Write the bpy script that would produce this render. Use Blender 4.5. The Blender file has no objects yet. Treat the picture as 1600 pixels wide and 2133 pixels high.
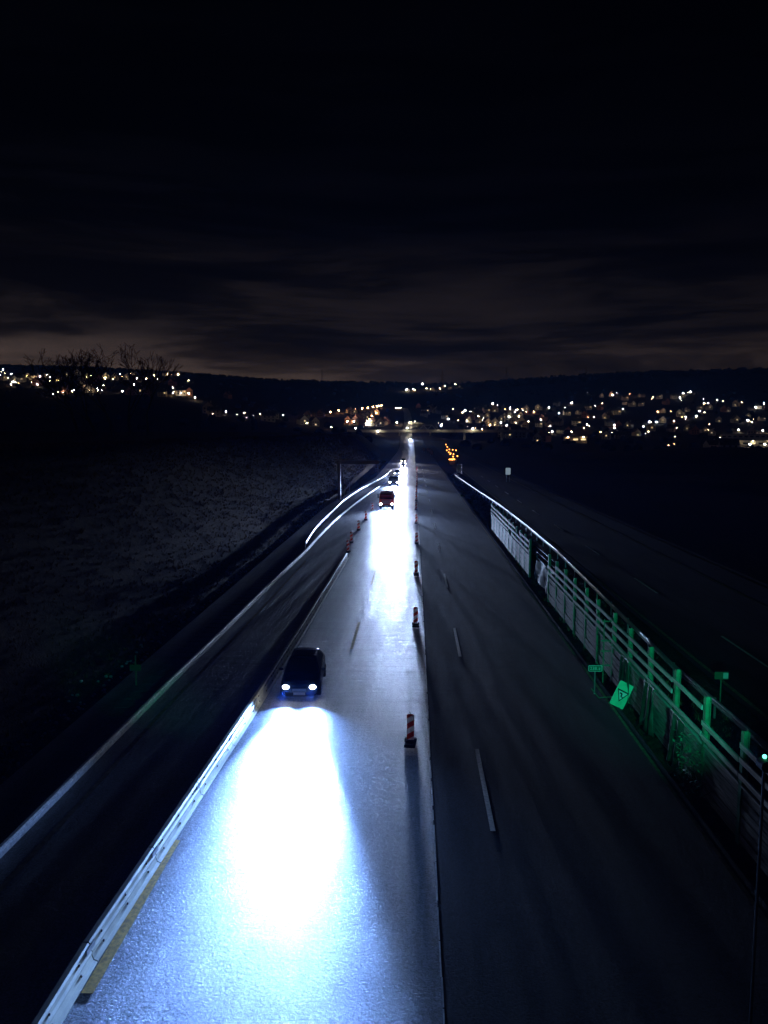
import bpy, math, random
import numpy as np
from mathutils import Vector, Matrix, Euler
random.seed(7)
R = math.radians
sc = bpy.context.scene
C = sc.collection

# ------------------------------------------------------------------ camera
CAM_H = 12.0
FPX = 1600.0                                   # focal length in pixels of the 1600 x 2133 photograph
PITCH = math.atan(168.5 / FPX)
YAW = math.atan(62.0 / FPX * math.cos(PITCH))
cd = bpy.data.cameras.new('camera')
cam = bpy.data.objects.new('camera', cd); C.objects.link(cam)
cam.location = (0, 0, CAM_H)
cam.rotation_euler = (math.pi / 2 - PITCH, 0, YAW)
cd.sensor_fit = 'VERTICAL'; cd.sensor_height = 36.0; cd.lens = 36.0 * FPX / 2133.0
cd.clip_start = 0.1; cd.clip_end = 9000
sc.camera = cam
CAMR = Euler(cam.rotation_euler).to_matrix()

# ------------------------------------------------------------------ night sky (town glow on thin cloud)
w = bpy.data.worlds.new('World'); sc.world = w; w.use_nodes = True
nt = w.node_tree; nt.nodes.clear()
def N(t, kind, **kw):
    n = t.nodes.new(kind)
    for k, v in kw.items(): setattr(n, k, v)
    return n
def ramp(t, stops, interp='LINEAR'):
    r = N(t, 'ShaderNodeValToRGB'); e = r.color_ramp.elements; r.color_ramp.interpolation = interp
    while len(e) > 1: e.remove(e[-1])
    e[0].position = stops[0][0]; c = stops[0][1]; e[0].color = (*c, 1) if len(c) == 3 else c
    for p, c in stops[1:]:
        x = e.new(p); x.color = (*c, 1) if len(c) == 3 else c
    return r
tc = N(nt, 'ShaderNodeTexCoord'); sx = N(nt, 'ShaderNodeSeparateXYZ')
nt.links.new(tc.outputs['Generated'], sx.inputs[0])
# stretched cloud noise in the direction of view
mp = N(nt, 'ShaderNodeMapping'); mp.inputs['Scale'].default_value = (1.7, 1.7, 14.0); mp.inputs['Location'].default_value = (3.1, 0.4, 1.35)
nt.links.new(tc.outputs['Generated'], mp.inputs[0])
cn = N(nt, 'ShaderNodeTexNoise'); cn.inputs['Scale'].default_value = 1.3; cn.inputs['Detail'].default_value = 7; cn.inputs['Roughness'].default_value = 0.62; cn.inputs['Distortion'].default_value = 0.35
nt.links.new(mp.outputs[0], cn.inputs['Vector'])
cr = ramp(nt, [(0.38, (.14,) * 3), (0.48, (.40,) * 3), (0.55, (1.0,) * 3), (0.66, (1.5,) * 3)])
nt.links.new(cn.outputs['Fac'], cr.inputs[0])
el = ramp(nt, [(0.0, (.085, .056, .042)), (0.055, (.080, .054, .041)), (0.085, (.050, .034, .028)), (0.12, (.011, .008, .0075)), (0.18, (.0058, .0044, .0045)), (0.24, (.0009, .0008, .0012)), (0.34, (.0002, .0002, .0003)), (1.0, (0, 0, 0))])
nt.links.new(sx.outputs['Z'], el.inputs[0])
az = N(nt, 'ShaderNodeMapRange'); az.inputs['From Min'].default_value = -.9; az.inputs['From Max'].default_value = .9; az.inputs['To Min'].default_value = 2.6; az.inputs['To Max'].default_value = .15   # the larger town lies to the west
nt.links.new(sx.outputs['X'], az.inputs['Value'])
mx = N(nt, 'ShaderNodeMix', data_type='RGBA', blend_type='MULTIPLY'); mx.inputs[0].default_value = 1.0
nt.links.new(el.outputs[0], mx.inputs[6]); nt.links.new(cr.outputs[0], mx.inputs[7])
bg = N(nt, 'ShaderNodeBackground'); bg.inputs['Strength'].default_value = 1.0
nt.links.new(mx.outputs[2], bg.inputs['Color']); nt.links.new(az.outputs[0], bg.inputs['Strength'])
# what is left of the twilight: a very low, far below the horizon sun in the sky model
sk = N(nt, 'ShaderNodeTexSky', sky_type='NISHITA', sun_disc=False)
sk.sun_elevation = R(-9); sk.sun_rotation = R(-60)
bg2 = N(nt, 'ShaderNodeBackground'); bg2.inputs['Strength'].default_value = 0.01
nt.links.new(sk.outputs[0], bg2.inputs['Color'])
ad = N(nt, 'ShaderNodeAddShader'); wo = N(nt, 'ShaderNodeOutputWorld')
nt.links.new(bg.outputs[0], ad.inputs[0]); nt.links.new(bg2.outputs[0], ad.inputs[1]); nt.links.new(ad.outputs[0], wo.inputs['Surface'])

sc.view_settings.view_transform = 'Standard'; sc.view_settings.look = 'None'
sc.view_settings.exposure = 0.0; sc.view_settings.gamma = 1.0; sc.view_settings.use_curve_mapping = False
cy = sc.cycles
cy.use_denoising = True
try: cy.denoiser = 'OPENIMAGEDENOISE'
except Exception: pass
cy.max_bounces = 4; cy.diffuse_bounces = 2; cy.glossy_bounces = 2; cy.transmission_bounces = 2; cy.volume_bounces = 0
cy.caustics_reflective = False; cy.caustics_refractive = False
cy.use_light_tree = True
cy.use_adaptive_sampling = True; cy.adaptive_threshold = 0.02
cy.sample_clamp_indirect = 3.0

HEAD = (0.45, 0.61, 1.0)                        # cold headlight colour of the queue
NEAR_HEAD = (0.21, 0.41, 1.0)                   # bluish LED headlights of the near car
NEAR_W, QUEUE_W = 105000.0, 25000.0              # headlight powers
# ------------------------------------------------------------------ geometry of the place
def ray(px, py):
    d = CAMR @ Vector(((px - 800.0) / FPX, -(py - 1066.5) / FPX, -1.0))
    return d
def at_z(px, py, z=0.0):
    d = ray(px, py); t = (z - CAM_H) / d.z
    return Vector((d.x * t, d.y * t, z))
def at_d(px, py, D):
    d = ray(px, py); t = D / d.y
    return Vector((d.x * t, D, CAM_H + d.z * t))
def smooth(a, b, x):
    t = min(1.0, max(0.0, (x - a) / (b - a))); return t * t * (3 - 2 * t)
def interp(x, xs, ys):
    return float(np.interp(x, xs, ys))

ROAD_D = [-60, 440, 560, 700, 900, 1200, 1500, 1800]
ROAD_Z = [0, 0, 2.0, 7.4, 20.5, 40.0, 58.0, 74.0]
ROAD_X = [0, 0, -.5, -2.5, -2, -6, -14, -34]
def road_z(D): return interp(D, ROAD_D, ROAD_Z)
def road_x(D): return interp(D, ROAD_D, ROAD_X)
COLS = [-900, -300, 0, 200, 400, 560, 700, 800, 862, 950, 1100, 1300, 1600, 1900, 2600]
ROWS = [450, 600, 800, 1000, 1300, 1700, 2300, 3000, 3600]
TAB = [
 [905, 905, 905, 905, 905, 912, 925, 936, 940, 941, 942, 945, 950, 950, 950],
 [880, 880, 880, 880, 885, 895, 907, 915, 921, 927, 932, 938, 941, 941, 941],
 [842, 840, 838, 838, 845, 872, 889, 897, 899, 908, 917, 924, 928, 928, 928],
 [815, 815, 812, 812, 822, 858, 872, 876, 879, 887, 896, 903, 908, 908, 908],
 [785, 785, 784, 785, 797, 838, 851, 854, 855, 863, 870, 872, 872, 872, 872],
 [770, 770, 768, 770, 786, 814, 825, 830, 836, 840, 843, 838, 822, 815, 815],
 [764, 764, 763, 768, 782, 799, 806, 808, 813, 816, 812, 798, 786, 780, 780],
 [762, 762, 761, 768, 780, 791, 797, 798, 800, 800, 790, 778, 771, 769, 769],
 [790, 790, 790, 795, 805, 815, 820, 820, 822, 822, 815, 800, 795, 795, 795]]
TABA = np.array(TAB, float)
def z_far(X, D):
    px = 862 + 1609 * X / max(D, 1.0)
    if D <= ROWS[0]: i, t = 0, 0.0
    elif D >= ROWS[-1]: i, t = len(ROWS) - 2, 1.0
    else:
        i = max(k for k in range(len(ROWS) - 1) if ROWS[k] <= D); t = (D - ROWS[i]) / (ROWS[i + 1] - ROWS[i])
    a = interp(px, COLS, TABA[i]); b = interp(px, COLS, TABA[i + 1])
    za = CAM_H + ROWS[i] * (898 - a) / 1618; zb = CAM_H + ROWS[i + 1] * (898 - b) / 1618
    return za + (zb - za) * t
def hash_noise(x, y):
    return (math.sin(x * .021 + 1.7 * math.sin(y * .013)) + math.sin(y * .027 + 2.1 * math.sin(x * .017 + 1)) + .6 * math.sin(x * .071 + y * .053) + .4 * math.sin(x * .13 - y * .11 + 2)) / 4.0
def z_ground(X, D):
    n = hash_noise(X * 3, D * 3)
    # near: cutting on the left, level on the right
    end = 1 - smooth(395, 460, D)
    edge = 15.0 + .5 * math.sin(D * .07)
    if D > 130: edge -= 4.2 * smooth(130, 200, D)
    b = 10.6 * smooth(edge, edge + 17, -X) * end + (.55 * n + .9) * smooth(edge + 18, edge + 60, -X)
    b -= .35 * smooth(edge - 2.2, edge - 1.2, -X) * (1 - smooth(edge - .6, edge + 1.2, -X))
    if X > 9.3: b = -.35 * smooth(9.3, 10.5, X) * (1 - smooth(13, 14.6, X)) - 0.9 * smooth(27.4, 40, X) + 1.2 * n * smooth(34, 80, X) + 5.0 * smooth(60, 160, X) * smooth(180, 360, D)
    b += .05 * hash_noise(X * 30, D * 30) * smooth(edge, edge + 2, -X)
    if D > 380:
        f = z_far(X, D) + 2.2 * n * smooth(500, 1200, D) + .8 * hash_noise(X * 9, D * 9) * smooth(800, 2000, D)
        t = smooth(380, 500, D); b = b * (1 - t) + f * t
    xc = road_x(D)
    if D > 380:
        t = (1 - smooth(17, 34, abs(X - xc - (4 if D < 620 else -2)))) * (1 - smooth(1450, 1800, D))
        b = b * (1 - t) + (road_z(D) - .05) * t
    elif -edge + 2.2 < X < 27: b = min(b, 0.0)
    if -14.2 < X < 9.2 or 14.4 < X < 27.2:
        if D < 450: b = min(b, 0) - .25
    return b
def hit(px, py, d0=470):
    d = ray(px, py); D = d0
    while D < 3400:
        t = D / d.y
        if CAM_H + d.z * t <= z_ground(d.x * t, D): return Vector((d.x * t, D, z_ground(d.x * t, D)))
        D += 4 + D * .002
    D = 2950; return Vector((d.x * D / d.y, D, z_ground(d.x * D / d.y, D)))

# ------------------------------------------------------------------ mesh helper
class MB:
    def __init__(s): s.v, s.f, s.m = [], [], []
    def add(s, vs, fs, mi=0):
        b = len(s.v); s.v += [tuple(p) for p in vs]; s.f += [tuple(b + i for i in f) for f in fs]; s.m += [mi] * len(fs); return s
    def box(s, c, d, rz=0.0, mi=0, taper=1.0):
        x, y, z = (k / 2 for k in d); co, si = math.cos(rz), math.sin(rz); vs = []
        for sz in (-1, 1):
            k = taper if sz > 0 else 1.0
            for sx_, sy_ in ((-1, -1), (1, -1), (1, 1), (-1, 1)):
                a, b = sx_ * x * k, sy_ * y * k
                vs.append((c[0] + a * co - b * si, c[1] + a * si + b * co, c[2] + sz * z))
        return s.add(vs, [(0, 3, 2, 1), (4, 5, 6, 7), (0, 1, 5, 4), (1, 2, 6, 5), (2, 3, 7, 6), (3, 0, 4, 7)], mi)
    def loft(s, rings, closed=True, caps=True, mi=0):
        n = len(rings[0]); vs = [p for r in rings for p in r]; fs = []
        for i in range(len(rings) - 1):
            for j in range(n if closed else n - 1):
                k = (j + 1) % n
                fs.append((i * n + j, i * n + k, (i + 1) * n + k, (i + 1) * n + j))
        if caps and closed:
            fs.append(tuple(range(n))[::-1]); fs.append(tuple((len(rings) - 1) * n + j for j in range(n)))
        return s.add(vs, fs, mi)
    def tube(s, pts, r, n=6, mi=0, caps=True):
        pts = [Vector(p) for p in pts]; rs = r if isinstance(r, (list, tuple)) else [r] * len(pts); rings = []
        for i, p in enumerate(pts):
            d = (pts[min(i + 1, len(pts) - 1)] - pts[max(i - 1, 0)]).normalized()
            a = d.cross(Vector((0, 0, 1)));
            if a.length < 1e-3: a = Vector((1, 0, 0))
            a.normalize(); b = d.cross(a)
            rings.append([p + (a * math.cos(2 * math.pi * k / n) + b * math.sin(2 * math.pi * k / n)) * rs[i] for k in range(n)])
        return s.loft(rings, True, caps, mi)
    def ball(s, c, r, n=8, m=5, sq=(1, 1, 1), mi=0):
        rings = []
        for i in range(m + 1):
            a = math.pi * i / m; rr = max(math.sin(a), .02)
            rings.append([(c[0] + r * sq[0] * rr * math.cos(2 * math.pi * k / n), c[1] + r * sq[1] * rr * math.sin(2 * math.pi * k / n), c[2] - r * sq[2] * math.cos(a)) for k in range(n)])
        return s.loft(rings, True, True, mi)
    def sweep(s, path, prof, mi=0):          # open profile (offset, z) swept along a ground path
        rings = []
        for i, p in enumerate(path):
            d = Vector(path[min(i + 1, len(path) - 1)]) - Vector(path[max(i - 1, 0)]); d.z = 0; d.normalize(); nrm = Vector((d.y, -d.x, 0))
            rings.append([(p[0] + nrm.x * o, p[1] + nrm.y * o, p[2] + z) for o, z in prof])
        return s.loft(rings, closed=False, caps=False, mi=mi)
    def mesh(s, name, mats, smooth_=False):
        me = bpy.data.meshes.new(name); me.from_pydata(s.v, [], s.f)
        for m in (mats if isinstance(mats, (list, tuple)) else [mats]): me.materials.append(m)
        me.polygons.foreach_set('material_index', s.m)
        if smooth_: me.polygons.foreach_set('use_smooth', [True] * len(s.f))
        me.update(); return me
    def build(s, name, mats, parent=None, loc=None, smooth_=False):
        o = bpy.data.objects.new(name, s.mesh(name, mats, smooth_)); C.objects.link(o)
        if parent: o.parent = parent
        if loc is not None: o.location = loc
        return o
def tag(o, label, cat, group=None):
    o['label'] = label; o['category'] = cat
    if group: o['group'] = group
    return o
def thing(name, label, cat, loc=(0, 0, 0), rz=0.0, group=None):
    o = bpy.data.objects.new(name, None); C.objects.link(o); o.empty_display_size = .2
    o.location = loc; o.rotation_euler = (0, 0, rz)
    return tag(o, label, cat, group)
def struct(o): o['kind'] = 'structure'; return o
def stuff(o): o['kind'] = 'stuff'; return o
def copy_tree(o, parent=None):
    c = o.copy(); C.objects.link(c)
    if parent: c.parent = parent
    for ch in list(o.children): copy_tree(ch, c)
    return c
ORD = ['first', 'second', 'third', 'fourth', 'fifth', 'sixth', 'seventh', 'eighth', 'ninth', 'tenth', 'eleventh', 'twelfth', 'thirteenth', 'fourteenth', 'fifteenth', 'sixteenth', 'seventeenth', 'eighteenth', 'nineteenth', 'twentieth']
TENS = {20: 'twenty', 30: 'thirty', 40: 'forty', 50: 'fifty', 60: 'sixty'}
def ordinal(i):                                 # 0-based
    n = i + 1
    if n <= 20: return ORD[i]
    if n % 10 == 0: return TENS[n // 10 * 10][:-1] + 'ieth'
    return TENS[n // 10 * 10] + '-' + ORD[n % 10 - 1]

# ------------------------------------------------------------------ materials
def mat(name, col, rough=.6, metal=0.0, var=0.0, scale=6.0, bump=0.0, bscale=30.0, bdist=.01, spec=.5, col2=None, stretch=(1, 1, 1), rvar=0.0):
    m = bpy.data.materials.new(name); m.use_nodes = True; t = m.node_tree; p = t.nodes['Principled BSDF']
    p.inputs['Base Color'].default_value = (*col, 1); p.inputs['Roughness'].default_value = rough; p.inputs['Metallic'].default_value = metal
    p.inputs['Specular IOR Level'].default_value = spec
    tcx = N(t, 'ShaderNodeTexCoord'); mpp = N(t, 'ShaderNodeMapping'); mpp.inputs['Scale'].default_value = stretch
    t.links.new(tcx.outputs['Object'], mpp.inputs[0])
    if var > 0 or col2:
        n = N(t, 'ShaderNodeTexNoise'); n.inputs['Scale'].default_value = scale; n.inputs['Detail'].default_value = 5; t.links.new(mpp.outputs[0], n.inputs['Vector'])
        c2 = col2 or tuple(k * (1 - var) for k in col); c1 = col if col2 else tuple(min(1, k * (1 + var)) for k in col)
        r = ramp(t, [(.35, c2), (.65, c1)]); t.links.new(n.outputs['Fac'], r.inputs[0]); t.links.new(r.outputs[0], p.inputs['Base Color'])
        if rvar:
            mr = N(t, 'ShaderNodeMapRange'); mr.inputs['To Min'].default_value = rough - rvar; mr.inputs['To Max'].default_value = rough + rvar
            t.links.new(n.outputs['Fac'], mr.inputs['Value']); t.links.new(mr.outputs[0], p.inputs['Roughness'])
    if bump > 0:
        n = N(t, 'ShaderNodeTexNoise'); n.inputs['Scale'].default_value = bscale; n.inputs['Detail'].default_value = 4; t.links.new(mpp.outputs[0], n.inputs['Vector'])
        b = N(t, 'ShaderNodeBump'); b.inputs['Strength'].default_value = bump; b.inputs['Distance'].default_value = bdist
        t.links.new(n.outputs['Fac'], b.inputs['Height']); t.links.new(b.outputs[0], p.inputs['Normal'])
    return m
def emit(name, col, strength):
    m = bpy.data.materials.new(name); m.use_nodes = True; t = m.node_tree; t.nodes.clear()
    e = N(t, 'ShaderNodeEmission'); e.inputs[0].default_value = (*col, 1); e.inputs[1].default_value = strength
    o = N(t, 'ShaderNodeOutputMaterial'); t.links.new(e.outputs[0], o.inputs[0]); return m
def road_mat(name, base, rough, streak, grain, spec=.5):
    m = bpy.data.materials.new(name); m.use_nodes = True; t = m.node_tree; L = t.links.new; p = t.nodes['Principled BSDF']
    tcx = N(t, 'ShaderNodeTexCoord')
    # stones in the wet surface
    g = N(t, 'ShaderNodeTexNoise'); g.inputs['Scale'].default_value = 15; g.inputs['Detail'].default_value = 4; g.inputs['Roughness'].default_value = .8; L(tcx.outputs['Object'], g.inputs['Vector'])
    vo = N(t, 'ShaderNodeTexVoronoi'); vo.inputs['Scale'].default_value = 27; L(tcx.outputs['Object'], vo.inputs['Vector'])
    vs_ = N(t, 'ShaderNodeSeparateColor'); L(vo.outputs['Color'], vs_.inputs[0])
    gm = N(t, 'ShaderNodeMath', operation='MULTIPLY_ADD'); gm.inputs[1].default_value = .38; L(vs_.outputs[0], gm.inputs[0])
    gh = N(t, 'ShaderNodeMath', operation='MULTIPLY'); gh.inputs[1].default_value = .62; L(g.outputs['Fac'], gh.inputs[0]); L(gh.outputs[0], gm.inputs[2])
    # brushed cross grooves of the concrete, long across the road
    m2 = N(t, 'ShaderNodeMapping'); m2.inputs['Scale'].default_value = (.10, 1.9, 1); L(tcx.outputs['Object'], m2.inputs[0])
    s = N(t, 'ShaderNodeTexNoise'); s.inputs['Scale'].default_value = 1.0; s.inputs['Detail'].default_value = 6; s.inputs['Roughness'].default_value = .75; L(m2.outputs[0], s.inputs['Vector'])
    # the brushed concrete begins some 30 m from the bridge; before it lies open-textured asphalt
    sp = N(t, 'ShaderNodeSeparateXYZ'); L(tcx.outputs['Object'], sp.inputs[0])
    mk = N(t, 'ShaderNodeMapRange', interpolation_type='SMOOTHSTEP'); mk.inputs['From Min'].default_value = 22; mk.inputs['From Max'].default_value = 42; mk.inputs['To Min'].default_value = .12; mk.inputs['To Max'].default_value = 1.0; L(sp.outputs['Y'], mk.inputs['Value'])
    # wheel tracks and damp patches, long along the road
    m3 = N(t, 'ShaderNodeMapping'); m3.inputs['Scale'].default_value = (1.6, .16, 1); L(tcx.outputs['Object'], m3.inputs[0])
    k = N(t, 'ShaderNodeTexNoise'); k.inputs['Scale'].default_value = 1.0; k.inputs['Detail'].default_value = 6; k.inputs['Roughness'].default_value = .65; k.inputs['Distortion'].default_value = .5; L(m3.outputs[0], k.inputs['Vector'])
    def math_(op, a, b):
        q = N(t, 'ShaderNodeMath', operation=op)
        for i, x in enumerate((a, b)):
            if isinstance(x, (int, float)): q.inputs[i].default_value = x
            else: L(x, q.inputs[i])
        return q.outputs[0]
    # albedo
    a = math_('MULTIPLY', math_('SUBTRACT', gm.outputs[0], .5), 3.6 * grain)
    b = math_('MULTIPLY', math_('SUBTRACT', s.outputs['Fac'], .5), 2.8 * streak)
    b = math_('MULTIPLY', b, mk.outputs[0]); sm = math_('MULTIPLY', math_('SUBTRACT', s.outputs['Fac'], .5), mk.outputs[0])
    c = math_('MULTIPLY', math_('SUBTRACT', k.outputs['Fac'], .5), 1.5)
    f = math_('ADD', math_('ADD', math_('ADD', a, b), c), 1.0)
    f = math_('MAXIMUM', f, .15)
    mc = N(t, 'ShaderNodeMix', data_type='RGBA', blend_type='MULTIPLY'); mc.inputs[0].default_value = 1; mc.inputs[6].default_value = (*base, 1)
    cc = N(t, 'ShaderNodeCombineColor')
    for i in range(3): L(f, cc.inputs[i])
    L(cc.outputs[0], mc.inputs[7]); L(mc.outputs[2], p.inputs['Base Color'])
    rr = math_('ADD', math_('MULTIPLY', sm, .6 * streak), math_('MULTIPLY', math_('SUBTRACT', k.outputs['Fac'], .5), -.25))
    rr = math_('ADD', math_('ADD', rr, math_('MULTIPLY', math_('SUBTRACT', gm.outputs[0], .5), .25 * grain)), rough); L(rr, p.inputs['Roughness'])
    h = math_('ADD', math_('MULTIPLY', gm.outputs[0], .022 * grain), math_('MULTIPLY', sm, .05 * streak))
    bp = N(t, 'ShaderNodeBump'); bp.inputs['Strength'].default_value = 1.0; bp.inputs['Distance'].default_value = 1.0; L(h, bp.inputs['Height']); L(bp.outputs[0], p.inputs['Normal'])
    p.inputs['Specular IOR Level'].default_value = spec
    return m
M = dict(
 concrete=road_mat('wet_concrete', (.16, .165, .18), .42, 1.0, .8),
 asphalt=road_mat('damp_asphalt', (.015, .021, .038), .78, .5, .7, .25),
 ground=mat('rough_turf', (.09, .054, .030), .95, var=0, col2=(.03, .02, .012), scale=3.2, bump=.9, bscale=11, bdist=.08, spec=.1),
 grass=mat('dry_grass', (.30, .175, .09), .9, col2=(.08, .05, .026), scale=.8, spec=.1),
 wood=mat('bare_wood', (.05, .042, .035), .95, var=.3, scale=3),
 forest=mat('dark_wood_mass', (.02, .022, .018), 1.0, var=.4, scale=.05, spec=.05),
 white_paint=mat('white_road_paint', (.78, .78, .76), .6, var=.2, scale=9, bump=.7, bscale=40, bdist=.02),
 yellow_paint=mat('yellow_road_tape', (.62, .36, .04), .6, var=.35, scale=8, bump=.3, bscale=40),
 faded_paint=mat('faded_yellow_paint', (.26, .20, .12), .7, var=.45, scale=5),
 grey_coat=mat('grey_coated_steel', (.72, .72, .72), .5, 0, var=.12, scale=2),
 steel=mat('galvanised_steel', (.52, .53, .54), .42, .75, var=.16, scale=3, bump=.05, bscale=12, rvar=.08),
 pale_steel=mat('pale_coated_steel', (.70, .66, .50), .45, .15, var=.14, scale=2.2, bump=.06, bscale=14),
 bolt=mat('rusty_bolt', (.10, .06, .04), .7, .4, var=.3),
 rubber=mat('black_rubber', (.018, .018, .02), .75, bump=.2, bscale=50),
 green_steel=mat('green_painted_steel', (.05, .24, .14), .5, .1, var=.3, scale=2.5),
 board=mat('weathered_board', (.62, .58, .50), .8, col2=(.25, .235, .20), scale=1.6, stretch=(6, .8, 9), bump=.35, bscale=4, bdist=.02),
 board_shaded=mat('shaded_weathered_board', (.36, .34, .30), .85, col2=(.12, .115, .10), scale=1.6, stretch=(6, .8, 9), bump=.35, bscale=4, bdist=.02),  # copy of the board colour, darkened for the shade on the near fence
 rail_board=mat('pale_rail_board', (.46, .44, .41), .75, var=.3, scale=2, stretch=(4, .7, 5)),
 tarp=mat('green_sheeting', (.02, .07, .05), .6, var=.35, scale=2, bump=.5, bscale=2.5, bdist=.15),
 sign_green_lit=mat('green_lit_sign_sheet', (.02, .17, .10), .45, var=.1),  # blue sign sheet with the green lamplight put into its colour
 sign_white=mat('white_sign_sheet', (.8, .82, .8), .45, var=.06),
 plate=mat('green_lit_plate', (.12, .72, .45), .45, var=.12, scale=3),  # pale plate with the green lamplight mixed into its colour
 black=mat('black_print', (.012, .012, .012), .6),
 stone=mat('pale_stone', (.6, .6, .58), .55, var=.2),
 glass=mat('car_glass', (.02, .025, .03), .06, 0, spec=.6),
 chrome=mat('grille_metal', (.25, .25, .26), .3, .8),
 tyre=mat('tyre_rubber', (.02, .02, .02), .85, bump=.2, bscale=30),
 rim=mat('alloy_rim', (.45, .45, .47), .35, .8),
 car_blue=mat('dark_blue_paint', (.012, .022, .055), .22, .3, var=.05),
 car_red=mat('red_paint', (.42, .035, .02), .28, .1, var=.06),
 car_grey=mat('grey_paint', (.10, .105, .11), .26, .4, var=.05),
 car_silver=mat('silver_paint', (.36, .37, .38), .28, .5, var=.05),
 car_black=mat('black_paint', (.014, .014, .016), .2, .2, var=.05),
 trailer=mat('trailer_panel', (.35, .36, .38), .6, var=.12, scale=1.2),
 lamp=emit('headlight_glass', (.86, .93, 1.0), 60),
 lamp_warm=emit('warm_headlight_glass', (1.0, .82, .55), 60),
 street_white=emit('white_street_light', (1.0, .90, .74), 160),
 street_cool=emit('cool_street_light', (.86, .95, 1.0), 160),
 street_warm=emit('warm_street_light', (1.0, .70, .38), 140),
 street_orange=emit('orange_street_light', (1.0, .50, .20), 100),
 amber=emit('amber_warning_light', (1.0, .32, .06), 8),
 flood=emit('flood_light', (1.0, .95, .84), 120),
 green_lamp=emit('green_lamp_glass', (.1, 1.0, .5), 5),
 blue_white=emit('glowing_sign_face', (.6, .8, 1.0), .28),  # plain sign panel given a glow of its own, no lamp in it
 window=emit('lit_window', (1.0, .72, .38), 1.6),
 window_dark=mat('dark_window', (.015, .017, .02), .1),
 wall_cream=mat('cream_render', (.55, .47, .36), .9, var=.1, scale=.5),
 wall_white=mat('white_render', (.68, .66, .60), .9, var=.1, scale=.5),
 wall_red=mat('red_brick_render', (.42, .20, .14), .9, var=.15, scale=.5),
 wall_grey=mat('grey_render', (.36, .35, .34), .9, var=.1, scale=.5),
 roof=mat('dark_roof_tile', (.10, .06, .05), .85, var=.25, scale=.6),
 roof_grey=mat('grey_roof_tile', (.09, .09, .095), .8, var=.25, scale=.6),
 mast=mat('mast_steel', (.05, .05, .05), .6, .3),
 deck=mat('bridge_concrete', (.45, .42, .36), .85, var=.15, scale=.3),
 post=mat('lamp_post_steel', (.12, .12, .12), .5, .5),
)
def stripes(name):                               # red and white diagonal sheeting of a beacon
    m = bpy.data.materials.new(name); m.use_nodes = True; t = m.node_tree; L = t.links.new; p = t.nodes['Principled BSDF']
    tcx = N(t, 'ShaderNodeTexCoord'); s = N(t, 'ShaderNodeSeparateXYZ'); L(tcx.outputs['Object'], s.inputs[0])
    a = N(t, 'ShaderNodeMath', operation='MULTIPLY_ADD'); a.inputs[1].default_value = -.62; L(s.outputs['X'], a.inputs[0]); L(s.outputs['Z'], a.inputs[2])
    b = N(t, 'ShaderNodeMath', operation='MULTIPLY'); b.inputs[1].default_value = 2.35; L(a.outputs[0], b.inputs[0])
    f = N(t, 'ShaderNodeMath', operation='FRACT'); L(b.outputs[0], f.inputs[0])
    r = ramp(t, [(0, (.6, .06, .02)), (.5, (.82, .80, .76))], 'CONSTANT'); L(f.outputs[0], r.inputs[0])
    n = N(t, 'ShaderNodeTexNoise'); n.inputs['Scale'].default_value = 7; n.inputs['Detail'].default_value = 5; L(tcx.outputs['Object'], n.inputs['Vector'])
    d = ramp(t, [(.35, (.55, .5, .45)), (.6, (1, 1, 1))]); L(n.outputs['Fac'], d.inputs[0])
    x = N(t, 'ShaderNodeMix', data_type='RGBA', blend_type='MULTIPLY'); x.inputs[0].default_value = 1; L(r.outputs[0], x.inputs[6]); L(d.outputs[0], x.inputs[7])
    L(x.outputs[2], p.inputs['Base Color']); p.inputs['Roughness'].default_value = .45
    # hollow plastic panel: light from behind glows through
    tr = N(t, 'ShaderNodeBsdfTranslucent'); L(x.outputs[2], tr.inputs[0]); ms = N(t, 'ShaderNodeMixShader'); ms.inputs[0].default_value = .6; L(p.outputs[0], ms.inputs[1]); L(tr.outputs[0], ms.inputs[2]); L(ms.outputs[0], t.nodes['Material Output'].inputs[0])
    return m
M['beacon'] = stripes('beacon_sheeting')

# ------------------------------------------------------------------ terrain (one sheet to the horizon)
def build_terrain():
    ds = list(np.arange(-60, 140, 2.5)) + list(np.arange(140, 380, 5)) + list(np.arange(380, 900, 9)) + list(np.arange(900, 1900, 18)) + list(np.arange(1900, 3650, 30))
    near = [-62, -54, -47, -42, -39, -37, -35, -33, -31, -29, -27, -25, -23, -21, -19, -17.5, -16.5, -15.5, -15, -14.6, -14.25, -13.9, -12, -9, -6, -3, 0, 3, 6, 8.8, 9.15, 9.5, 10.2, 11.5, 12.8, 13.9, 14.35, 14.7, 20, 26.8, 27.3, 28, 32, 38, 46, 56, 66]
    K = 64; vs = []; fs = []; n = len(near) + 2 * K
    for D in ds:
        far = 1.35 * max(D, 0) + 160
        xs = [near[0] - far * ((K - i) / K) ** 1.35 for i in range(K)] + near + [near[-1] + far * ((i + 1) / K) ** 1.35 for i in range(K)]
        for X in xs: vs.append((X, D, z_ground(X, D)))
    for j in range(len(ds) - 1):
        for i in range(n - 1):
            a = j * n + i; fs.append((a, a + 1, a + n + 1, a + n))
    me = bpy.data.meshes.new('hills'); me.from_pydata(vs, [], fs); me.materials.append(M['ground'])
    me.polygons.foreach_set('use_smooth', [True] * len(fs)); me.update()
    o = bpy.data.objects.new('hills', me); C.objects.link(o); struct(o)
build_terrain()

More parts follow.
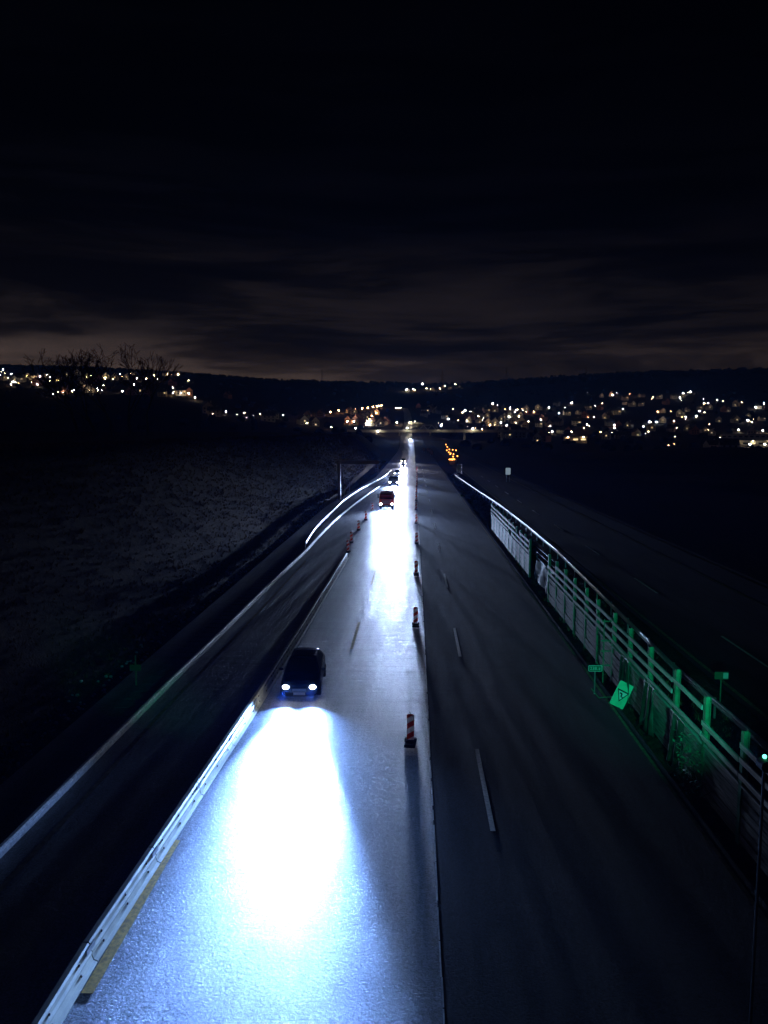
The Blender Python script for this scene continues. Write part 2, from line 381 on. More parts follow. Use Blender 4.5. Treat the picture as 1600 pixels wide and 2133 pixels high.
def ribbon(name, x0, x1, d0, d1, z, m, step=6.0, follow=True):
    b = MB(); n = max(2, int((d1 - d0) / step) + 1); rings = []
    for i in range(n):
        D = d0 + (d1 - d0) * i / (n - 1); rx, rz = (road_x(D), road_z(D)) if follow else (0, 0)
        a = x0(D) if callable(x0) else x0; c = x1(D) if callable(x1) else x1
        rings.append([(a + rx, D, rz + z), (c + rx, D, rz + z)])
    b.loft(rings, closed=False, caps=False)
    return b.build(name, m)
def left_edge(D): return interp(D, [-60, 120, 200, 440], [-14.0, -14.0, -9.8, -9.4])
struct(ribbon('road', left_edge, .655, -40, 1450, .03, M['concrete']))
struct(ribbon('road_shoulder', .667, 9.0, -40, 1450, .03, M['asphalt']))
struct(ribbon('opposite_road', 14.5, 27, -40, 620, .03, M['asphalt']))
# longitudinal joint with beads of sealing compound
b = MB(); D = 8.0
while D < 150:
    ln = random.uniform(.25, 1.6); wob = random.uniform(-.012, .012); hh = random.uniform(.002, .006)
    b.box((.66 + wob, D + ln / 2, .03 + hh / 2), (random.uniform(.025, .045), ln, hh + .006)); D += ln + random.choice([0, .02, .05, .3])
stuff(b.build('joint_sealant', M['white_paint']))

# ---- painted lines: each stroke a thing of the road (parts of the road marking)
def line_poly(name, pts, width, m, z=.036, label=None):
    b = MB(); b.sweep([(p[0], p[1], 0) for p in pts], [(-width / 2, z), (width / 2, z)])
    o = b.build(name, m); struct(o); return o
def curve(pts, it=3):                            # round the corners of a polyline (Chaikin)
    for _ in range(it):
        out = [Vector(pts[0])]
        for a, c in zip(pts[:-1], pts[1:]):
            a, c = Vector(a), Vector(c); out += [a * .75 + c * .25, a * .25 + c * .75]
        pts = out + [Vector(pts[-1])]
    return pts
def resample(pts, step):
    out = [Vector(pts[0])]
    for a, c in zip(pts[:-1], pts[1:]):
        a, c = Vector(a), Vector(c); n = max(1, int((c - a).length / step))
        out += [a + (c - a) * (i / n) for i in range(1, n + 1)]
    return out
EDGE = [at_z(x, y) for x, y in ((-420, 2195), (0, 1782), (370, 1409), (450, 1333), (560, 1222), (637, 1150), (661, 1122), (700, 1082), (740, 1050), (780, 1021), (803, 1006))]; EDGE = curve(EDGE)
kerb = MB(); kerb.sweep([(q.x, q.y, 0) for q in resample(EDGE, 3)], [(-.15, .0), (-.12, .18), (-.05, .24), (.05, .24), (.12, .18), (.15, .0)])
struct(kerb.build('white_kerb', M['white_paint']))
LINE2 = [at_z(x, y) for x, y in ((-330, 2190), (0, 1856), (195, 1644), (332, 1491), (516, 1300), (637, 1170))]
line_poly('temporary_edge_line', resample(LINE2, 3), .17, M['faded_paint'])
line_poly('opposite_edge_line', [(14.9, 10, 0), (14.9, 300, 0)], .2, M['faded_paint'])
line_poly('opposite_edge_line', [(24.2, 10, 0), (24.2, 300, 0)], .24, M['faded_paint'])
line_poly('shoulder_edge_line', [(8.7, 15, 0), (8.7, 300, 0)], .12, M['faded_paint'])
def dashes(name, xf, starts, ln, width, m, z=.037):
    me = MB().add([(-width / 2, 0, 0), (width / 2, 0, 0), (width / 2, ln, 0), (-width / 2, ln, 0), (-width / 2, 0, .004), (width / 2, 0, .004), (width / 2, ln, .004), (-width / 2, ln, .004)],
        [(4, 5, 6, 7), (0, 1, 5, 4), (1, 2, 6, 5), (2, 3, 7, 6), (3, 0, 4, 7)]).mesh(name, m)
    for s in starts:
        o = bpy.data.objects.new(name, me); C.objects.link(o); o.location = (xf(s), s, z); struct(o)
D_of = lambda y: at_z(862, y).y
d_right = D_of(1730); d_left = D_of(1355); d_yel = D_of(2092)
dashes('lane_dash', lambda D: interp(D, [20, 60, 110], [2.42, 2.62, 2.75]), [d_right + 18 * k for k in range(-1, 14)], 6.0, .15, M['white_paint'])
dashes('yellow_lane_dash', lambda D: interp(D, [40, 90], [-3.4, -3.05]), [d_left + 18 * k for k in range(0, 9)], 6.0, .16, M['faded_paint'])
dashes('yellow_tape_dash', lambda D: interp(D, [16, 50], [-6.94, -6.62]), [d_yel + 18.15 * k for k in range(0, 3)], 6.2, .26, M['yellow_paint'])
dashes('opposite_lane_dash', lambda D: 18.1, [D_of(1383) + 18 * k for k in range(-1, 10)], 6.0, .15, M['white_paint'])
# ribs of the rumble strip outside the edge line
b = MB(); D = 30.0
while D < 96:
    x = interp(D, [p.y for p in EDGE], [p.x for p in EDGE])
    b.box((x - .85, D, .036), (1.1, .42, .022), taper=.9); D += 1.05
stuff(b.build('rumble_strip', M['concrete']))

# ------------------------------------------------------------------ grass and stones on the cutting
def build_grass():
    rng = np.random.default_rng(3); vs = []; fs = []
    def tuft(x, y, s):
        z = z_ground(x, y)
        for k in range(4):
            a = rng.uniform(0, 6.28); ln = s * rng.uniform(.5, 1.2); dx, dy = math.cos(a), math.sin(a); wd = .035 * s / .3
            bx, by = x + dx * .05, y + dy * .05; i = len(vs)
            vs.extend([(bx - dy * wd, by + dx * wd, z - .03), (bx + dy * wd, by - dx * wd, z - .03), (bx + dx * ln * .55, by + dy * ln * .55, z + ln * .75)]); fs.append((i, i + 1, i + 2))
    for _ in range(42000):
        y = 14 + 300 * rng.random() ** 1.6; x = -15.3 - 24 * rng.random() ** 1.15
        if y > 130: x += 4.2 * smooth(130, 200, y)
        if hash_noise(x * 40, y * 40) + rng.normal() * .5 > -.45: tuft(x, y, rng.uniform(.10, .26) * (1 + y / 160))
    for _ in range(5000):                       # right verge between shoulder and guard rail
        y = 20 + 200 * rng.random(); tuft(rng.uniform(9.4, 13.8), y, rng.uniform(.12, .3) * (1 + y / 200))
    me = bpy.data.meshes.new('dry_grass'); me.from_pydata(vs, [], fs); me.materials.append(M['grass']); me.update()
    o = bpy.data.objects.new('dry_grass', me); C.objects.link(o); stuff(o)
    tag(o, 'dry brown grass tufts covering the cutting beside the motorway', 'grass')
build_grass()
b = MB()
for _ in range(420):
    y = 18 + 110 * random.random() ** 1.5; x = -14.6 - abs(random.gauss(0, .55)); s = random.uniform(.03, .11)
    b.ball((x, y, z_ground(x, y) + s * .4), s, 6, 4, (1, random.uniform(.6, 1.3), .7))
o = stuff(b.build('ditch_stones', M['stone'])); tag(o, 'pale stones scattered along the ditch below the cutting', 'stones')

# ------------------------------------------------------------------ sliding steel barrier between the carriageway halves
BAR = [at_z(x, y) for x, y in ((100, 2200), (130, 2133), (362, 1765), (548, 1470), (637, 1322), (726, 1168))]
BAR = [Vector((p.x - .32, p.y, 0)) for p in BAR]
def bar_x(D): return interp(D, [p.y for p in BAR], [p.x for p in BAR])
bt = thing('steel_barrier', 'long pale steel safety barrier of bolted segments beside the lit lane', 'barrier', (bar_x(12), 12, 0))
prof = [(-.26, 0), (-.26, .05), (-.17, .10), (-.13, .30), (-.15, .42), (-.11, .52), (-.10, .72), (-.06, .79), (.06, .79), (.10, .72), (.11, .52), (.15, .42), (.13, .30), (.17, .10), (.26, .05), (.26, 0)]
prof = [(o_, z * .60) for o_, z in prof]
seg_mesh = None; D = 12.0; d_end = BAR[-1].y
seg = MB(); L = 3.96
seg.loft([[(o_, y, z) for o_, z in prof] for y in (0, .02, L - .02, L)], closed=True, caps=True)
seg_mesh = seg.mesh('segment', M['pale_steel'])
bolt_mesh = MB().ball((0, 0, 0), .035, 6, 4, (.7, 1, 1)).mesh('bolt', M['bolt'])
plate_mesh = MB().box((0, 0, 0), (.035, .42, .13)).mesh('joint_plate', M['steel'])
while D < d_end:
    rz = -math.atan2(bar_x(D + 4) - bar_x(D), 4)
    s = bpy.data.objects.new('segment', seg_mesh); C.objects.link(s); s.parent = bt; s.location = (bar_x(D) - bt.location.x, D - 12, .034); s.rotation_euler.z = rz
    for yy in (.55, 1.95, 3.35):
        for xx, zz in ((.113, .37), (.155, .13)):
            q = bpy.data.objects.new('bolt', bolt_mesh); C.objects.link(q); q.parent = s; q.location = (xx, yy, zz)
    q = bpy.data.objects.new('joint_plate', plate_mesh); C.objects.link(q); q.parent = s; q.location = (.118, L - .02, .37)
    D += 4.0

# ------------------------------------------------------------------ guard rails
def guard_rail(name, label, path, loc, post_step, h=.75, m='steel', side=1):
    t = thing(name, label, 'guard rail', loc); p = [Vector((a[0] - loc[0], a[1] - loc[1], 0)) for a in path]
    w_ = [(-.02, h), (.035, h - .02), (.06, h - .07), (.01, h - .12), (.0, h - .16), (.06, h - .21), (.06, h - .25), (.02, h - .30), (-.005, h - .31), (-.02, h - .29), (.03, h - .24), (.03, h - .2), (-.03, h - .16), (-.03, h - .12), (.03, h - .06), (.01, h - .03), (-.035, h - .02)]
    b = MB(); b.sweep([(q.x, q.y, 0) for q in p], [(o_ * side, z) for o_, z in w_] + [(-.02 * side, h)]); b.build('rail', M[m], t)
    pm = MB().box((0, 0, h / 2 - .1), (.07, .12, h + .15)).mesh('post', M['steel'])
    rs = resample(p, post_step); acc = 1e9; last = None
    for q in rs:
        if last is None or (q - last).length >= post_step * .95:
            o = bpy.data.objects.new('post', pm); C.objects.link(o); o.parent = t; o.location = (q.x - .09 * side, q.y, 0); last = q
    return t
GL = [at_z(x, y, .7) for x, y in ((637, 1129), (652, 1105), (668, 1087), (690, 1066), (722, 1036), (756, 1015), (785, 1001), (803, 990), (815, 979))]; GL = curve(GL)
guard_rail('guard_rail', 'bright curving guard rail along the foot of the left cutting', GL, (GL[0].x, GL[0].y, 0), 4.0, side=1)
GR = [at_z(x, y, .7) for x, y in ((1760, 1720), (1600, 1553), (1400, 1381), (1160, 1146), (1095, 1092), (1040, 1050), (985, 1014), (948, 989))]
guard_rail('guard_rail', 'long guard rail running behind the timber fence on the right', GR, (GR[0].x, GR[0].y, 0), 4.0, side=-1)

# ------------------------------------------------------------------ timber and steel fence on the right
FX = 9.62
bd_mesh = lambda ln, h, th, nm, m: MB().box((0, ln / 2, h / 2), (th, ln, h * .95)).mesh(nm, m)
def fence(label, d0, d1, bay, n_board, top, name='timber_fence'):
    t = thing(name, label, 'fence', (FX, d0, 0)); n = round((d1 - d0) / bay); bay = (d1 - d0) / n
    pm = MB()
    pm.box((-.075, 0, 1.6), (.02, .20, top)).box((.075, 0, 1.6), (.02, .20, top)).box((0, 0, 1.6), (.13, .03, top)); pm = pm.mesh('post', M['green_steel'])
    hb = 1.62 / n_board
    bm = [bd_mesh(bay - .19, hb, .06 + .012 * k, 'board', M['board'] if d0 > 40 else M['board_shaded']) for k in range(3)]
    rm = bd_mesh(bay - .06, .17, .05, 'rail', M['rail_board'])
    cm = MB().box((0, bay / 2, 0), (.16, bay - .2, .06)).mesh('capping', M['rail_board'])
    for k in range(n + 1):
        o = bpy.data.objects.new('post', pm); C.objects.link(o); o.parent = t; o.location = (random.uniform(-.02, .02), k * bay, 0); o.rotation_euler = (random.uniform(-.012, .012), random.uniform(-.015, .015), 0)
        if k == n: break
        for j in range(n_board):
            o = bpy.data.objects.new('board', random.choice(bm)); C.objects.link(o); o.parent = t; o.location = (random.uniform(-.018, .018), k * bay + .095, .06 + j * hb); o.rotation_euler = (random.uniform(-.006, .006), random.uniform(-.05, .02), 0)
        o = bpy.data.objects.new('capping', cm); C.objects.link(o); o.parent = t; o.location = (0, k * bay, 1.74)
        for j, z in enumerate((1.98, 2.42, 2.88)):
            if random.random() < .06: continue
            o = bpy.data.objects.new('rail', rm); C.objects.link(o); o.parent = t; o.location = (-.12, k * bay + .03, z + random.uniform(-.03, .03)); o.rotation_euler = (random.uniform(-.012, .012), 0, 0)
    return t
def DX(px, py, z=0): return at_z(px, py, z)
fence('near stretch of green-posted timber fence lit green at the right', 16.0, 54.0, 3.0, 6, 3.5)
fence('far pale stretch of timber fence beyond the green sheeted gap', 63.0, 94.0, 2.8, 4, 3.2)
# sheeted gap between the stretches
g = thing('sheeted_panel', 'dark green sheeted panel closing the gap between two timber fences', 'panel', (FX + .35, 54.6, 0))
rings = []
for i in range(17):
    y = .1 + 7.9 * i / 16; rings.append([(.12 * math.sin(i * 1.3) * .5 + .10 * math.sin(z * 3 + i), y, z) for z in (0, .4, .8, 1.2, 1.6, 1.75)])
q = MB(); q.loft(rings, closed=False, caps=False); q.build('sheet', M['tarp'], g, smooth_=True)
for y in (.0, 4.0, 8.1): MB().box((.18, y, .95), (.07, .07, 1.9)).build('post', M['green_steel'], g)
MB().tube([(.1, 0, 1.78), (.1, 8.1, 1.78)], .035).build('top_rail', M['green_steel'], g)
MB().tube([(.1, 0, 2.7), (.1, 8.1, 2.6)], .012).build('wire', M['steel'], g)
MB().tube([(.1, 0, 2.3), (.1, 8.1, 2.2)], .012).build('wire', M['steel'], g)

# lengths of dark sheeting hung over the road side of the fence
for i, (d0, wd, h, lab) in enumerate(((33.4, 1.3, 2.0, 'dark green sheeting hung in folds on the near fence, farthest of three lengths'), (29.9, 1.35, 2.0, 'dark green sheeting hung in folds on the near fence, middle of three lengths'), (26.6, 1.5, 1.95, 'dark green sheeting hung in folds on the near fence, nearest of three lengths'))):
    t = thing('hanging_sheet', lab, 'sheeting', (FX - .21, d0, 0.0), group='sheeting hung on the near fence')
    rings = []
    for k in range(9):
        z = .12 + (h - .12) * k / 8; out = []
        for side in (0, .02):
            row = []
            for j in range(19):
                u = j / 18; f = .055 * math.sin(u * 16 + i * 1.7 + .35 * k) * (1.25 - .8 * k / 8) + .025 * math.sin(u * 37 + k * .5)
                row.append((-.06 + f - side - .05 * (1 - k / 8), (u - .5) * wd * (1 + .04 * math.sin(k * 1.3 + i)), z + (.05 * math.sin(u * 9 + i) if k == 0 else 0)))
            out += row if side == 0 else row[::-1]
        rings.append(out)
    q = MB(); q.loft(rings); q.build('sheet', M['tarp'], t, smooth_=True)
    q = MB(); q.tube([(-.04, -wd / 2, h + .02), (-.04, wd / 2, h + .01)], .025, 6); q.build('batten', M['green_steel'], t)
# tangle of bare twigs by the fence
p = at_z(1452, 1640); t = thing('bramble', 'tangled bare bramble growing through the fence boards by the hung sheeting', 'bramble', (FX - .35, p.y - .6, 0))
q = MB()
for k in range(46):
    a = random.uniform(0, 6.28); pts = [Vector((random.uniform(-.15, .15), random.uniform(-.5, .5), 0))]
    v = Vector((math.cos(a) * .25, math.sin(a) * .5, random.uniform(.5, 1)))
    for s in range(7): pts.append(pts[-1] + v * .26); v += Vector((random.uniform(-.3, .3), random.uniform(-.3, .3), random.uniform(-.35, .08))); pts[-1].x = min(pts[-1].x, .2)
    q.tube(pts, [.014 - .0015 * s for s in range(8)], 4)
q.build('stems', M['wood'], t)
q = MB()
for k in range(170):
    c = Vector((random.uniform(-.5, .15), random.uniform(-.9, .9), random.uniform(.3, 2.0))); s = random.uniform(.04, .09); a = random.uniform(0, 6.28); e = random.uniform(-.6, .6)
    d1 = Vector((math.cos(a), math.sin(a), e)) * s; d2 = Vector((-math.sin(a), math.cos(a), random.uniform(-.5, .5))) * s * .5
    q.add([c - d1, c + d2, c + d1, c - d2], [(0, 1, 2, 3)])
stuff(q.build('leaves', M['green_steel'], t))

# ------------------------------------------------------------------ signs
def text_mesh(s, size):
    cu = bpy.data.curves.new('lettering', 'FONT'); cu.body = s; cu.size = size; cu.extrude = .002; cu.align_x = 'CENTER'; cu.align_y = 'CENTER'
    o = bpy.data.objects.new('lettering', cu); C.objects.link(o)
    dg = bpy.context.evaluated_depsgraph_get(); dg.update(); me = bpy.data.meshes.new_from_object(o.evaluated_get(dg)); bpy.data.objects.remove(o); return me
def rrect(b, w_, h_, r, y0, y1, mi=0):
    pts = []
    for cx, cz, a0 in ((w_ / 2 - r, h_ / 2 - r, 0), (-w_ / 2 + r, h_ / 2 - r, 90), (-w_ / 2 + r, -h_ / 2 + r, 180), (w_ / 2 - r, -h_ / 2 + r, 270)):
        for k in range(5): a = R(a0 + 22.5 * k); pts.append((cx + r * math.cos(a), cz + r * math.sin(a)))
    b.loft([[(x, y0, z) for x, z in pts], [(x, y1, z) for x, z in pts]], mi=mi)
p = at_z(1238, 1447)
t = thing('kilometre_sign', 'small green-lit kilometre plate reading 238.8 on a post by the fence', 'sign', (p.x, p.y, .03))
MB().tube([(0, 0, 0), (0, 0, 1.28)], .03, 8).build('post', M['steel'], t)
q = MB(); rrect(q, .62, .29, .05, -.035, -.055); pl = q.build('plate', M['sign_white'], t, (0, 0, 1.22))
q = MB(); rrect(q, .575, .245, .04, -.05, -.060); q.build('plate_face', M['sign_green_lit'], pl)
for s, size, x, z in (('238', .21, -.09, 0), ('.', .2, .10, 0), ('8', .15, .185, -.02)):
    me = text_mesh(s, size); me.materials.clear(); me.materials.append(M['sign_white']); o = bpy.data.objects.new('lettering', me); C.objects.link(o); o.parent = pl; o.location = (x, -.064, z); o.rotation_euler = (math.pi / 2, 0, 0)
# tilted warning plate
p = at_z(1286, 1476); ang = R(-23)
t = thing('warning_plate', 'green-lit tilted plate with black-edged warning triangle leaning at the fence', 'sign', (8.85, p.y + .1, .05)); t.rotation_euler = (R(-8), ang * -1, 0)
t.rotation_euler = (R(-10), R(24), R(-12))
q = MB(); rrect(q, .62, 1.12, .05, 0, -.025); q.build('plate', M['plate'], t, (0, 0, .58))
def tri(b, s, y0, y1, mi=0):
    pts = [(-.5 * s, .42 * s), (.5 * s, .42 * s), (0, -.55 * s)]
    b.loft([[(x, y0, z) for x, z in pts], [(x, y1, z) for x, z in pts]], mi=mi)
q = MB(); tri(q, .54, -.026, -.030); tb = q.build('triangle_border', M['black'], t, (.01, 0, .55))
q = MB(); tri(q, .39, -.031, -.034); q.build('triangle_field', M['sign_white'], tb)
q = MB(); q.box((-.06, -.036, .08), (.10, .004, .07), 0).box((-.01, -.036, .01), (.06, .004, .12)).box((.03, -.036, -.06), (.10, .004, .04)); q.build('pictogram', M['black'], tb)
q = MB(); q.tube([(-.33, .05, .3), (-.75, .25, -.02)], .02).tube([(-.75, .25, -.02), (-1.2, .3, .2)], .02); q.build('stay', M['green_steel'], t)
# pole with brackets beside it
p = at_z(1256, 1422); t = thing('bracket_pole', 'tall thin green pole with cross brackets standing behind the kilometre plate', 'pole', (9.1, p.y, .02))
MB().tube([(0, 0, 0), (0, 0, 3.1)], .028, 8).build('pole', M['green_steel'], t)
for z in (.85, 1.55, 2.05, 3.0): MB().box((.1, -.03, z), (.46, .04, .06)).build('bracket', M['green_steel'], t)
# marker plates on posts
def marker(px, py, h, w_, hh, label, m1, reflector=False, name='marker_sign', loc=None):
    p = loc or at_z(px, py); t = thing(name, label, 'sign', (p[0], p[1], z_ground(p[0], p[1]) if not reflector else 0))
    MB().tube([(0, 0, -.05), (0, 0, h)], .032, 8).build('post', M['green_steel'], t)
    q = MB(); rrect(q, w_, hh, .03, -.035, -.055); pl = q.build('plate', m1, t, (0, 0, h * .66 if not reflector else h - hh / 2))
    if reflector:
        q = MB(); rrect(q, .22, .26, .03, -.056, -.064); q.build('reflector', M['sign_white'], pl, (w_ / 2 - .14, 0, 0))
    return t
marker(284, 1428, 1.72, .54, .30, 'thin green post with small green-lit plate in the verge left of the road', M['sign_green_lit'])
marker(1500, 1460, 1.35, .62, .34, 'small dark plate with pale reflector on a post behind the guard rail', M['sign_green_lit'], True)
marker(962, 1042, 1.6, .45, .22, 'tiny thin marker post standing on the dark right shoulder', M['sign_green_lit'])
p = at_z(1058, 1004)
t = thing('road_sign', 'small pale rectangular road sign standing alone in the dark right field', 'sign', (p.x, p.y, z_ground(p.x, p.y)))
for x in (-.35, .35): MB().tube([(x, 0, 0), (x, 0, 2.0)], .045).build('post', M['steel'], t)
q = MB(); rrect(q, 1.15, 1.6, .08, -.05, -.09); pl = q.build('panel', M['blue_white'], t, (0, 0, 2.8))

# ------------------------------------------------------------------ beacons
def make_beacon():
    t = thing('beacon', '', 'beacon'); 
    q = MB(); q.box((0, 0, .05), (.42, .82, .10), taper=.9).box((0, 0, .13), (.30, .34, .07), taper=.85); q.build('foot', M['rubber'], t)
    q = MB()
    for x in (-.19, .19): q.box((x, 0, .16), (.05, .16, .14))
    q.build('foot_clamp', M['rubber'], t)
    q = MB(); rrect(q, .27, 1.0, .03, -.022, .022); q.build('panel', M['beacon'], t, (0, 0, .66))
    q = MB(); q.box((0, 0, 1.165), (.16, .035, .02)).tube([(.0, 0, 1.16), (-.03, 0, 1.27)], .011, 5); q.build('handle', M['rubber'], t)
    return t
b0 = make_beacon(); first = True
BEAC = [(855, 1548), (866, 1303), (867, 1197), (868, 1132), (867.5, 1090), (867, 1062), (867, 1043), (867.5, 1027), (868, 1014), (868.5, 1003), (868.5, 994), (868.5, 986), (868.5, 979)]
lab = ['striped beacon nearest the camera on the joint beside the bright lane', 'second striped beacon from the camera along the joint, casting a long shadow']
for i, (px, py) in enumerate(BEAC):
    p = at_z(px, py, .05); o = b0 if first else copy_tree(b0); first = False
    o.location = (p.x, p.y, .034); o.rotation_euler.z = random.uniform(-.12, .12)
    tag(o, lab[i] if i < 2 else ordinal(i) + ' striped beacon from the camera in the row along the joint', 'beacon', 'beacons along the joint')
LB = [(725, 1150), (732, 1130), (747, 1104), (762, 1083), (776, 1064), (769, 1073)]
for i, (px, py) in enumerate(LB[:5]):
    p = at_z(px, py, .05); o = copy_tree(b0); o.location = (p.x, p.y, .034); o.rotation_euler.z = random.uniform(-.3, .3)
    tag(o, ['striped beacon at the far end of the steel barrier'][0] if i == 0 else ordinal(i) + ' striped beacon beyond the end of the steel barrier, counting away', 'beacon', 'beacons beyond the steel barrier')
for i, (px, py) in enumerate(((883, 935), (891, 941), (896, 946), (899, 950))):
    p = at_z(px, py, 0); D = min(p.y, 430); p = at_d(px, py, D); t = thing('work_board', ordinal(i) + ' small red and white board from the left on the far right shoulder', 'board', (p.x, D, road_z(D)), group='boards on the far shoulder')
    for x in (-.5, .5): MB().tube([(x, 0, 0), (x, 0, 1.2)], .05).build('post', M['steel'], t)
    q = MB(); rrect(q, 1.25, 1.7, .05, -.06, -.02); q.build('panel', M['beacon'], t, (0, 0, 1.7))

# ------------------------------------------------------------------ vehicles
def spot(parent, loc, power, col, size=30, blend=1.0, pitch=2.0, yaw=0.0, rad=.08, name='beam', wide=2.3):
    ld = bpy.data.lights.new(name, 'SPOT'); ld.energy = power; ld.color = col; ld.spot_size = R(size); ld.spot_blend = blend; ld.shadow_soft_size = rad
    o = bpy.data.objects.new(name, ld); C.objects.link(o); o.parent = parent; o.location = loc
    o.rotation_euler = (R(90 - pitch), 0, R(180 + yaw)); o.scale = (wide, 1, 1); return o   # a low beam: wide and flat
def low_beam(parent, loc, power, col, size, blend, pitch, wide, spill=.14, stray=125):
    # a low beam with its cut-off just above the road, and the weak stray light round it
    spot(parent, loc, power, col, size, blend, pitch, wide=wide)
    spot(parent, loc, power * spill, col, stray, 1.0, 3.0, wide=1.15, name='stray_light')
def wheel(t, x, y, r, w_=.22):
    q = MB(); n = 18
    pr = [(-w_ / 2, r * .62), (-w_ / 2, r * .93), (-w_ / 2 + .03, r), (w_ / 2 - .03, r), (w_ / 2, r * .93), (w_ / 2, r * .62)]
    rings = [[(a, rr * math.cos(2 * math.pi * k / n), rr * math.sin(2 * math.pi * k / n)) for k in range(n)] for a, rr in pr]
    q.loft(rings, caps=True); wl = q.build('wheel', M['tyre'], t, (x, y, r), True)
    q = MB(); s = 1 if x > 0 else -1
    for k in range(5):
        a = 2 * math.pi * k / 5; q.add([(s * (w_ / 2 + .012), .07 * r * math.cos(a + 1.6), .07 * r * math.sin(a + 1.6)), (s * (w_ / 2 + .012), .6 * r * math.cos(a - .2), .6 * r * math.sin(a - .2)), (s * (w_ / 2 + .012), .6 * r * math.cos(a + .2), .6 * r * math.sin(a + .2)), (s * (w_ / 2 + .012), .07 * r * math.cos(a - 1.6), .07 * r * math.sin(a - 1.6))], [(0, 1, 2, 3)])
    q.build('rim', M['rim'], wl)
def make_car(label, paint, loc, lampm, power, rz=0.0, size=22, pitch=3.5, col=HEAD, blend=1.0, wide=4.0, spill=.14, stray=125):
    t = thing('car', label, 'car', loc, rz)
    def ring(y, w_, zb, zs, zt, wt):
        h = [(w_ * .80, zb), (w_ * .96, zb + .08), (w_, (zb + zs) / 2), (w_ * .985, zs), (wt, zt), (wt * .5, zt + .025)]
        return [(x, y, z) for x, z in h] + [(-x, y, z) for x, z in reversed(h)]
    S = [(0, .62, .30, .48, .60, .50), (.05, .74, .22, .56, .67, .60), (.16, .83, .19, .62, .74, .66), (.5, .885, .18, .72, .84, .72), (1.15, .90, .18, .80, .95, .78), (1.5, .90, .18, .83, .98, .80), (3.0, .90, .18, .88, 1.0, .80), (3.8, .885, .2, .90, 1.0, .78), (4.15, .85, .26, .88, .98, .74), (4.28, .78, .34, .84, .92, .68)]
    q = MB(); q.loft([ring(*s) for s in S]); body = q.build('body', paint, t, smooth_=True)
    # greenhouse
    zr = 1.46; A = [(-.80, 1.12, .965), (.80, 1.12, .965), (.80, 3.95, 1.0), (-.80, 3.95, 1.0)]; T = [(-.60, 1.92, 1.42), (.60, 1.92, 1.42), (.60, 3.35, 1.43), (-.60, 3.35, 1.43)]
    def pane(i, j, k, nm, off):
        a, b_, c, d = (Vector(v) for v in (A[i], A[j], T[j], T[i])); cc = (a + b_ + c + d) / 4
        vs = [cc + (v - cc) * k + Vector(off) for v in (a, b_, c, d)]; MB().add(vs, [(0, 1, 2, 3)]).build(nm, M['glass'], t)
    q = MB(); q.add([*A, *T], [(0, 1, 5, 4), (1, 2, 6, 5), (2, 3, 7, 6), (3, 0, 4, 7)]); q.build('pillars', paint, t)
    pane(0, 1, .91, 'windscreen', (0, -.012, .008)); pane(1, 2, .88, 'side_window', (.012, 0, .004)); pane(3, 0, .88, 'side_window', (-.012, 0, .004)); pane(2, 3, .88, 'rear_window', (0, .012, .006))
    q = MB(); q.loft([[(x * k, y0, z) for x, z in ((.60, 1.42), (.50, 1.455), (.2, 1.475), (-.2, 1.475), (-.50, 1.455), (-.60, 1.42))] for y0, k in ((1.90, 1.0), (2.2, 1.01), (3.0, 1.01), (3.38, 1.0))]); q.build('roof', paint, t, smooth_=True)
    for s in (-1, 1):
        for y in (.82, 3.45): wheel(t, s * .80, y, .32)
        q = MB(); q.ball((s * .98, 1.42, 1.02), .10, 8, 5, (1.0, .6, .75)); q.build('mirror', paint, t, smooth_=True)
        q = MB(); q.loft([[(s * x, y, z) for x, y, z in r_] for r_ in ([(.42, -.015, .575), (.74, .045, .60), (.74, .03, .70), (.44, .03, .68)], [(.42, .06, .575), (.74, .10, .60), (.74, .10, .70), (.44, .10, .68)])])
        hl = q.build('headlight', M['chrome'], t)
        q = MB(); q.loft([[(s * .60 + .14 * math.cos(a), -.03, .64 + .085 * math.sin(a)) for a in [2 * math.pi * k / 12 for k in range(12)]], [(s * .60 + .14 * math.cos(a), .02, .64 + .085 * math.sin(a)) for a in [2 * math.pi * k / 12 for k in range(12)]]]); q.build('lens', lampm, hl)
        if power: low_beam(hl, (s * .60, -.06, .64), power, col, size, blend, pitch, wide, spill, stray)
    q = MB()
    for z in (.42, .48, .54): q.box((0, -.005, z), (.62, .03, .022))
    q.build('grille', M['chrome'], t)
    MB().box((0, .005, .33), (.52, .03, .11)).build('number_plate', M['sign_white'], t)
    MB().box((0, .07, .235), (1.3, .12, .07)).build('bumper_lip', M['rubber'], t)
    return t
near = make_car('dark car with glaring headlights driving alone in the near lane beside the barrier', M['car_blue'], (-5.05, 33.0, .035), M['lamp'], NEAR_W, R(2.2), 25, 4.2, NEAR_HEAD, 1.0, 1.05, .05, 84)

